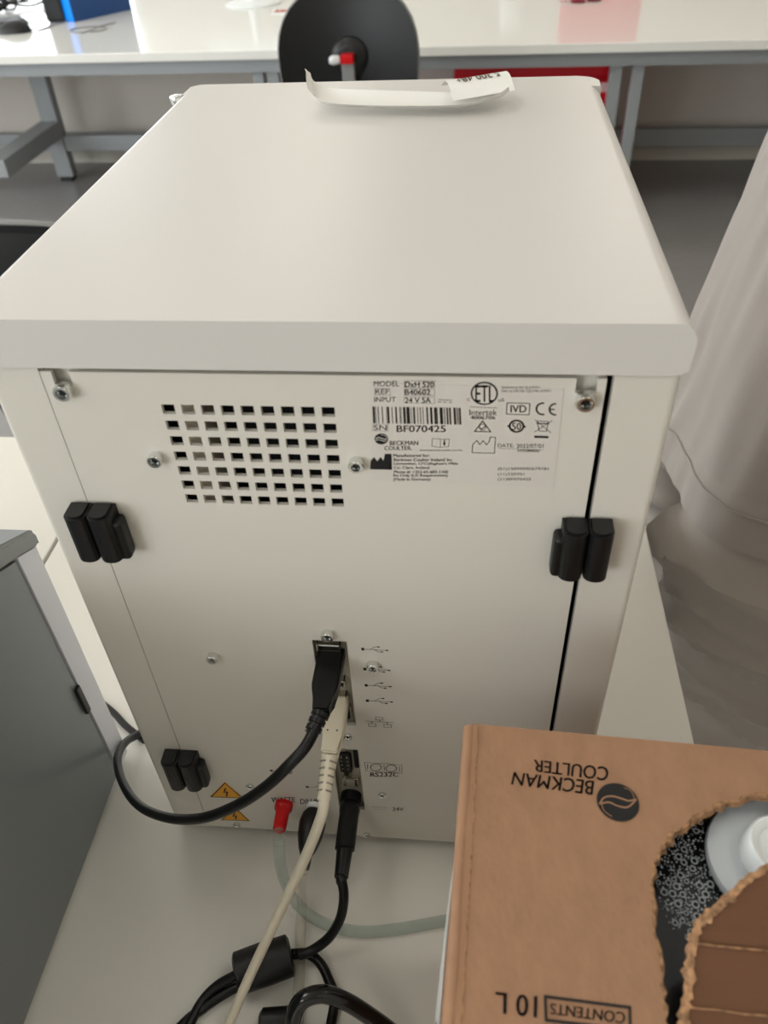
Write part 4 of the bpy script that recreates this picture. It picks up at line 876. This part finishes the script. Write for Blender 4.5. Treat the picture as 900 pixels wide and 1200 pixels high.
# ================================================================ DARK DEVICE, LEFT
dv = thing('desktop_instrument', (-.36, -.2, TOP), 'dark grey desktop device with pale trim at the lower left, beside the analyzer', 'instrument')
XS = -.190
prf = [(-.50, TOP+.006), (.0345, TOP+.006), (.0365, TOP+.02), (.0375, 1.124), (-.02, 1.150), (-.50, 1.150)]
MB().prism(prf, lambda p: Vector((-.56, p[0], p[1])), lambda p: Vector((XS, p[0], p[1]))).build('body', M_devdark, dv)
prf = [(.0380, TOP+.006), (.0545, TOP+.006), (.0560, 1.1175), (.0380, 1.1262)]
MB().prism(prf, lambda p: Vector((-.555, p[0], p[1])), lambda p: Vector((XS+.0012, p[0], p[1]))).build('light_trim', M_devlight, dv, label='pale grey trim')
prf = [(.0590, 1.1168), (.0592, 1.1265), (.0575, 1.1300), (.030, 1.1440), (-.02, 1.168), (-.50, 1.168), (-.50, 1.152), (-.02, 1.152), (.038, 1.1268)]
b = bmesh.new(); A = [b.verts.new((-.565, *p)) for p in prf]; B = [b.verts.new((XS+.0035, *p)) for p in prf]
b.faces.new(A); b.faces.new(B[::-1])
for i in range(len(prf)): b.faces.new([A[i], A[(i+1) % len(prf)], B[(i+1) % len(prf)], B[i]])
bmesh.ops.recalc_face_normals(b, faces=b.faces[:]); bmesh.ops.bevel(b, geom=b.edges[:], offset=.0022, segments=3, affect='EDGES')
mb = MB(); mb.merge(b, smooth=False); mb.build('lid', M_devlid, dv)
MB().box(XS+.0005, XS+.003, .0325, .0372, .985, 1.012, .0008).build('latch', M_hinge, dv, label='black latch')
mb = MB()
for x in (-.54, -.21):
    for y in (-.47, .02): mb.lathe([(0, .009), (.006, .009)], (x, y, TOP), (0, 0, 1), seg=16)
mb.build('foot_pads', M_hinge, dv)
MB().box(-.50, -.1990, .0440, .0560, 1.1322, 1.1345).build('lid_insert', M_devdark, dv) if False else None

# ================================================================ PAPER ON THE LID
ZL = 1.2943
t = thing('backing_paper', (.01, .26, ZL), 'curled glossy white label backing strip with fine print on top of the analyzer', 'paper')
cl = [(-.0455, .287, .0190), (-.0450, .2835, .011), (-.0420, .277, .0045), (-.030, .268, .0012), (-.005, .262, .0008), (.02, .259, .0008), (.045, .257, .0014), (.060, .258, .003), (.070, .262, .0055), (.0760, .267, .008)]
cs = spline(cl, 8)
wd = .028
def strip(u, v):
    f_ = u*(len(cs)-1); i = min(int(f_), len(cs)-2); p = cs[i].lerp(cs[i+1], f_-i)
    # width runs away from the camera, far edge lifts
    lift = .0075*v*(.35+.65*math.sin(PI*min(1, u*1.15)))
    wv = wd*(1 if u > .12 else .25+.75*u/.12)
    cu = .0046*max(0, 1-v/.42)**1.4*min(1, u*5)
    return Vector((p.x+.004*v*(u-.4), p.y-.012+wv*v*.75-cu*.25, ZL+.0004+p.z*(1-.15*v)+lift*(v**1.5)+cu))
mb = MB(); mb.grid(strip, 70, 14); o = mb.build('strip', M_paper, t)
# folded-over end
def fold(u, v):
    p = strip(.80+.2*u, 1.0); q = strip(.60+.2*u, .15)
    a = p.lerp(q, v*.85); a.z += .004*math.sin(PI*v)+.002+.006*u; return a
def curl(u, v):
    base = Vector((.036+.036*u, .262+.008*u+.020*(1-v), ZL+.003+.003*u))
    return base+Vector((.008*v, -.008*v, .0095*math.sin(PI*(.15+.75*v))))
mb = MB(); mb.grid(curl, 16, 14); o2 = mb.build('curled_end', M_paper, t)
def on_strip(u0, u1, v0, v1, off=.0004, fn=strip):
    return lambda p: fn(u0+(u1-u0)*p[0], v0+(v1-v0)*p[1])+Vector((0, -off*1.1, off*.8))
Q = [(0, 0), (1, 0), (1, 1), (0, 1)]
M_inkb = mat('brown_ink', (96,82,64), .6)
mb = MB(); mb.text('vor dem Gebrauch die obere Folie bitte abziehen und wenden bei trockener', [(0, 1), (1, 1), (1, 0), (0, 0)], on_strip(.12, .72, .14, .21), 0)
mb.text('bitte Frau Timm', [(1, 0), (0, 0), (0, 1), (1, 1)], on_strip(.62, .86, .03, .12), 1)
mb.text('bitte Frau Timm', [(1, 0), (0, 0), (0, 1), (1, 1)], on_strip(.60, .84, .16, .25), 1)
mb.build('strip_print', M_inkb, o, normals=False)
mb = MB(); mb.text('5.300 48+', [(1, 0), (0, 0), (0, 1), (1, 1)], on_strip(.15, .85, .35, .62, fn=curl), 1); mb.build('curl_print', M_inkb, o2, normals=False)

# ================================================================ PERSON
PX, PY = .435, .42
pr = thing('person', (PX, PY, 0), 'person in loose white top and pale trousers standing right of the table', 'person')
def skin_body():
    me = bpy.data.meshes.new('body'); V = []; E = []; R = []
    def v(x, y, z, r, p=None, r2=None):
        V.append((x, y, z)); R.append((r, r2 or r))
        if p is not None: E.append((p, len(V)-1))
        return len(V)-1
    # local frame: person faces -X ; left hand side is -Y
    pel = v(.01, 0, .93, .13)
    w = v(.01, 0, 1.08, .115, pel); ch = v(.02, 0, 1.25, .125, w); up = v(.025, 0, 1.36, .085, ch); nk = v(.02, 0, 1.44, .052, up); nk2 = v(.005, 0, 1.50, .05, nk)
    for s in (-1, 1):
        h = v(.015, s*.09, .86, .095, pel); kn = v(.0, s*.105, .48, .058, h); an_ = v(.035, s*.11, .10, .038, kn); 
        hl = v(.03, s*.112, .05, .036, an_); v(-.10, s*.12, .035, .03, hl)
        sh = v(.03, s*.165, 1.36, .06, up); el = v(.075, s*.235, 1.10, .042, sh); wr = v(.05, s*.245, .87, .028, el)
        pm = v(.04, s*.245, .80, .03, wr)
        for k, L in ((-1.5, .068), (-.5, .078), (.5, .075), (1.5, .06)):
            f1 = v(.04+k*.017, s*.247, .765, .0105, pm); f2 = v(.035+k*.018, s*.243, .765-L*.55, .0092, f1); v(.030+k*.018, s*.232, .765-L, .0075, f2)
        t1 = v(.01, s*.240, .80, .0115, pm); t2 = v(-.008, s*.234, .768, .0105, t1); v(-.012, s*.228, .742, .0085, t2)
    me.from_pydata(V, E, []); o = bpy.data.objects.new('tmp', me); COL.objects.link(o)
    md = o.modifiers.new('s', 'SKIN'); sv = me.skin_vertices[0].data
    for i, r in enumerate(R): sv[i].radius = r
    sv[0].use_root = True
    sb = o.modifiers.new('b', 'SUBSURF'); sb.levels = 2
    dg = bpy.context.evaluated_depsgraph_get(); m2 = bpy.data.meshes.new_from_object(o.evaluated_get(dg))
    b = bmesh.new(); b.from_mesh(m2); bpy.data.objects.remove(o); bpy.data.meshes.remove(me)
    return b
Tp = Matrix.Translation((PX, PY, 0))
b = skin_body()
# head: shaped ellipsoid with face, joined into the same mesh
def head(u, v):
    a = 2*PI*u; t_ = PI*v; x = -math.cos(a)*math.sin(t_); y = math.sin(a)*math.sin(t_); z = math.cos(t_)
    k = 1-.16*max(0, -z)**1.2
    X, Y, Z = x*.098*k, y*.076*k, z*.118
    if x > -2:
        fx = x
    nose = math.exp(-((y/.16)**2)-((z+.12)/.16)**2)*(1 if x < 0 else 0); X -= .022*nose
    for s in (-1, 1):
        eye = math.exp(-((y-s*.38)/.16)**2-((z-.03)/.10)**2)*(1 if x < 0 else 0); X += .008*eye
        ear = math.exp(-((x-.05)/.12)**2-((z+.02)/.22)**2)*(1 if y*s > 0 else 0); Y += s*.012*ear
    mouth = math.exp(-(y/.26)**2-((z+.47)/.05)**2)*(1 if x < 0 else 0); X += .004*mouth
    chin = math.exp(-(y/.3)**2-((z+.8)/.15)**2)*(1 if x < 0 else 0); X -= .008*chin
    return Tp @ Vector((X-.012, Y, Z+1.60))
mb = MB(); mb.merge(b, Tp, smooth=True); mb.grid(head, 48, 36, closed_u=True); mb.build('body', M_skin, pr)
mb = MB()
def hairf(u, v):
    a = 2*PI*u; t_ = PI*v*(.42+.22*(.5+.5*math.cos(a)))
    x = math.cos(a)*math.sin(t_); y = math.sin(a)*math.sin(t_); z = math.cos(t_); n_ = 1+.02*math.sin(a*30)
    return Tp @ Vector((x*.110*n_-.008, y*.089*n_, z*.128+1.603))
mb.grid(hairf, 60, 16, closed_u=True); mb.build('hair', M_hair, pr)
def nz(x, y, z, s=1): return noise.noise(Vector((x*s, y*s, z*s)))
# loose top
def shirt(u, v, off=0):
    a = 2*PI*u; z = .914+(1.40-.914)*v
    ks = [(0, .182, .172), (.12, .176, .170), (.3, .165, .168), (.6, .141, .164), (.85, .112, .16), (.95, .10, .14), (1, .062, .075)]
    for i in range(len(ks)-1):
        if ks[i][0] <= v <= ks[i+1][0]:
            t_ = (v-ks[i][0])/(ks[i+1][0]-ks[i][0]); t_ = t_*t_*(3-2*t_) if i > 3 else t_
            rx = ks[i][1]*(1-t_)+ks[i+1][1]*t_; ry = ks[i][2]*(1-t_)+ks[i+1][2]*t_
    ca, sa = math.cos(a), math.sin(a)
    w = .010*(1-v)**.7*math.sin(5*a+1.2+2*v)*(1 if v < .9 else 0)+.009*nz(ca*1.5, sa*1.5, z*3.5, 1.6)+.004*nz(ca*4, sa*4, z*5, 2)
    if v < .10: w += .0018*math.exp(-((v-.085)/.008)**2)+.0012
    rr = 1+w/.16-off/.16
    return Tp @ Vector((rx*rr*ca, ry*rr*sa, z+.006*math.sin(2*a+.5)*(1-v)))
mb = MB(); mb.grid(shirt, 160, 90, closed_u=True); mb.grid(lambda u, v: shirt(u, v, .003), 160, 90, closed_u=True)
for s in (-1, 1):
    A_, B_ = Vector((.03, s*.16, 1.365)), Vector((.06, s*.225, 1.14)); dd = (B_-A_)
    mb.tube([Tp @ (A_+dd*k/8) for k in range(9)], .07, seg=28, n=2, rad=lambda t_: .066+.012*t_)
top_ = mb.build('loose_top', M_cloth, pr)
# hem stitch
mb = MB(); mb.tube([shirt(i/120, .082, -.0006) for i in range(121)], .0009, seg=6, n=1); mb.build('hem_seam', M_cloth, top_)
# trousers
mb = MB()
def leg(s):
    def fn(u, v, off=0):
        a = 2*PI*u; z = .075+(.97-.075)*v; ca, sa = math.cos(a), math.sin(a)
        rx = .090+.098*max(0, (v-.25)/.75)**.9; ry = .086+.012*v
        if v > .96: rx -= .5*(v-.96)
        ph = z*34+1.5*math.sin(a*1.0+.6)+1.6*nz(ca, sa, z*2, 1.4)+s
        rid = (1-abs(math.sin(ph)))**2.2; rid2 = (1-abs(math.sin(ph*1.7+2.1*ca+1)))**3
        fold_ = (.019*rid+.010*rid2)*math.exp(-((z-.66)/.2)**2)+.009*nz(ca*1.2, sa*1.2, z*5, 1.3)
        bunch = .006*math.exp(-((z-.86)/.03)**2)
        cx_ = .0+.01*(1-v); cy_ = s*(.098-.022*v)
        up_ = min(1, max(0, (z-.875)/.03)); fold_ *= 1-up_; rx *= 1-.14*up_; ry *= 1-.12*up_
        k = 1+(fold_+bunch*(1 if ca < .2 else .3))/.12-off/.12
        return Tp @ Vector((cx_+rx*k*ca, cy_+ry*k*sa, z))
    mb.grid(fn, 110, 190, closed_u=True)
leg(-1); leg(1)
mb.build('trousers', M_trs, pr)
for s in (-1, 1):
    def sho(u, v):
        a = 2*PI*u; t_ = PI*v; x = -math.cos(t_); r = math.sin(t_)**.7
        return Tp @ Vector((-.03+x*.14, s*.115+.048*r*math.cos(a), max(0.0, .035+.045*r*math.sin(a)*(1+.4*x))))
    MB().grid(sho, 28, 24, closed_u=True).build('shoe', M_shoe, pr)
# white cabinet added behind the legs in place of a bright patch
cb = thing('added_white_cabinet', (.86, .86, 0), 'white low cabinet added as a bright patch beyond the person at the right edge', 'cabinet')
MB().box(.60, 1.10, .62, 1.10, .03, .52, .006).build('body', M_table2, cb)
for z0, z1 in ((.05, .2), (.21, .36), (.37, .51)):
    d_ = MB().box(.61, 1.09, .608, .62, z0, z1, .003).build('drawer', M_table2, cb)
    MB().box(.80, .90, .596, .608, (z0+z1)/2, (z0+z1)/2+.01, .003).build('handle', M_grey, d_)
MB().box(.62, 1.08, .64, 1.08, 0, .03).build('plinth', M_grey, cb)

# ================================================================ LIGHT
def area(name, loc, rot, sx, sy, power, col):
    l = bpy.data.lights.new(name, 'AREA'); l.shape = 'RECTANGLE'; l.size = sx; l.size_y = sy; l.energy = power; l.color = col
    o = bpy.data.objects.new(name, l); COL.objects.link(o); o.location = loc; o.rotation_euler = rot; return o
DAY = (.93, .97, 1.0)
LW = (38, 34, 47, 5.3, 5.6)         # window and ceiling light strengths
for a, b in WL: area('daylight', (X0+.03, (a+b)/2, 1.72), (0, -PI/2, 0), 1.5, b-a-.1, LW[0]*(2.1 if a < 1 else .9), DAY)
for a, b in WB: area('daylight', ((a+b)/2, Y1-.03, 1.72), (-PI/2, 0, 0), b-a-.1, 1.5, LW[1], DAY)
for a, b in WF: area('daylight', ((a+b)/2, Y0+.03, 1.72), (PI/2, 0, 0), b-a-.1, 1.5, LW[2], DAY)
for x in (-2.8, -.9, 1.0, 2.9):
    for y in (-1.8, .1, 2.0, 3.9, 5.8):
        p_ = LW[3] if y < 1 else LW[4]
        t = thing('ceiling_light', (x, y, H), 'square recessed ceiling light panel', 'ceiling light', 'ceiling light panels')
        MB().box(x-.31, x+.31, y-.31, y+.31, H-.02, H-.001).build('frame', M_frame, t)
        MB().box(x-.28, x+.28, y-.28, y+.28, H-.024, H-.02).build('diffuser', mat('lamp_diffuser_%g' % p_, (255,248,236), .5, emit=p_) if p_ else M_frame, t)
w = bpy.data.worlds.new('World'); SC.world = w; w.use_nodes = True
nt = w.node_tree; bg = nt.nodes['Background']
sky = nt.nodes.new('ShaderNodeTexSky'); sky.sky_type = 'HOSEK_WILKIE'; sky.sun_direction = (-.6, .3, .7); sky.turbidity = 6
nt.links.new(sky.outputs[0], bg.inputs[0]); bg.inputs[1].default_value = .6

# ================================================================ CAMERA
cam = bpy.data.cameras.new('Camera'); co = bpy.data.objects.new('Camera', cam); COL.objects.link(co); SC.camera = co
cam.sensor_fit = 'VERTICAL'; cam.sensor_height = 36; cam.lens = 941*36/1200; cam.clip_start = .01
R0 = Vector((0.99498077, 0.09112378, -0.04134879)); R1 = Vector((0.02926414, -0.66012482, -0.75058566)); R2 = Vector((-0.09569156, 0.74560826, -0.65947816))
co.matrix_world = Matrix(((R0.x, -R1.x, -R2.x, 0.05585106), (R0.y, -R1.y, -R2.y, -0.2594195), (R0.z, -R1.z, -R2.z, 1.43135087), (0, 0, 0, 1)))
cam.dof.use_dof = True; cam.dof.focus_distance = .46; cam.dof.aperture_fstop = 13
SC.view_settings.view_transform = 'Standard'; SC.view_settings.look = 'None'; SC.view_settings.gamma = 1; SC.view_settings.use_curve_mapping = False
SC.view_settings.exposure = 0.0
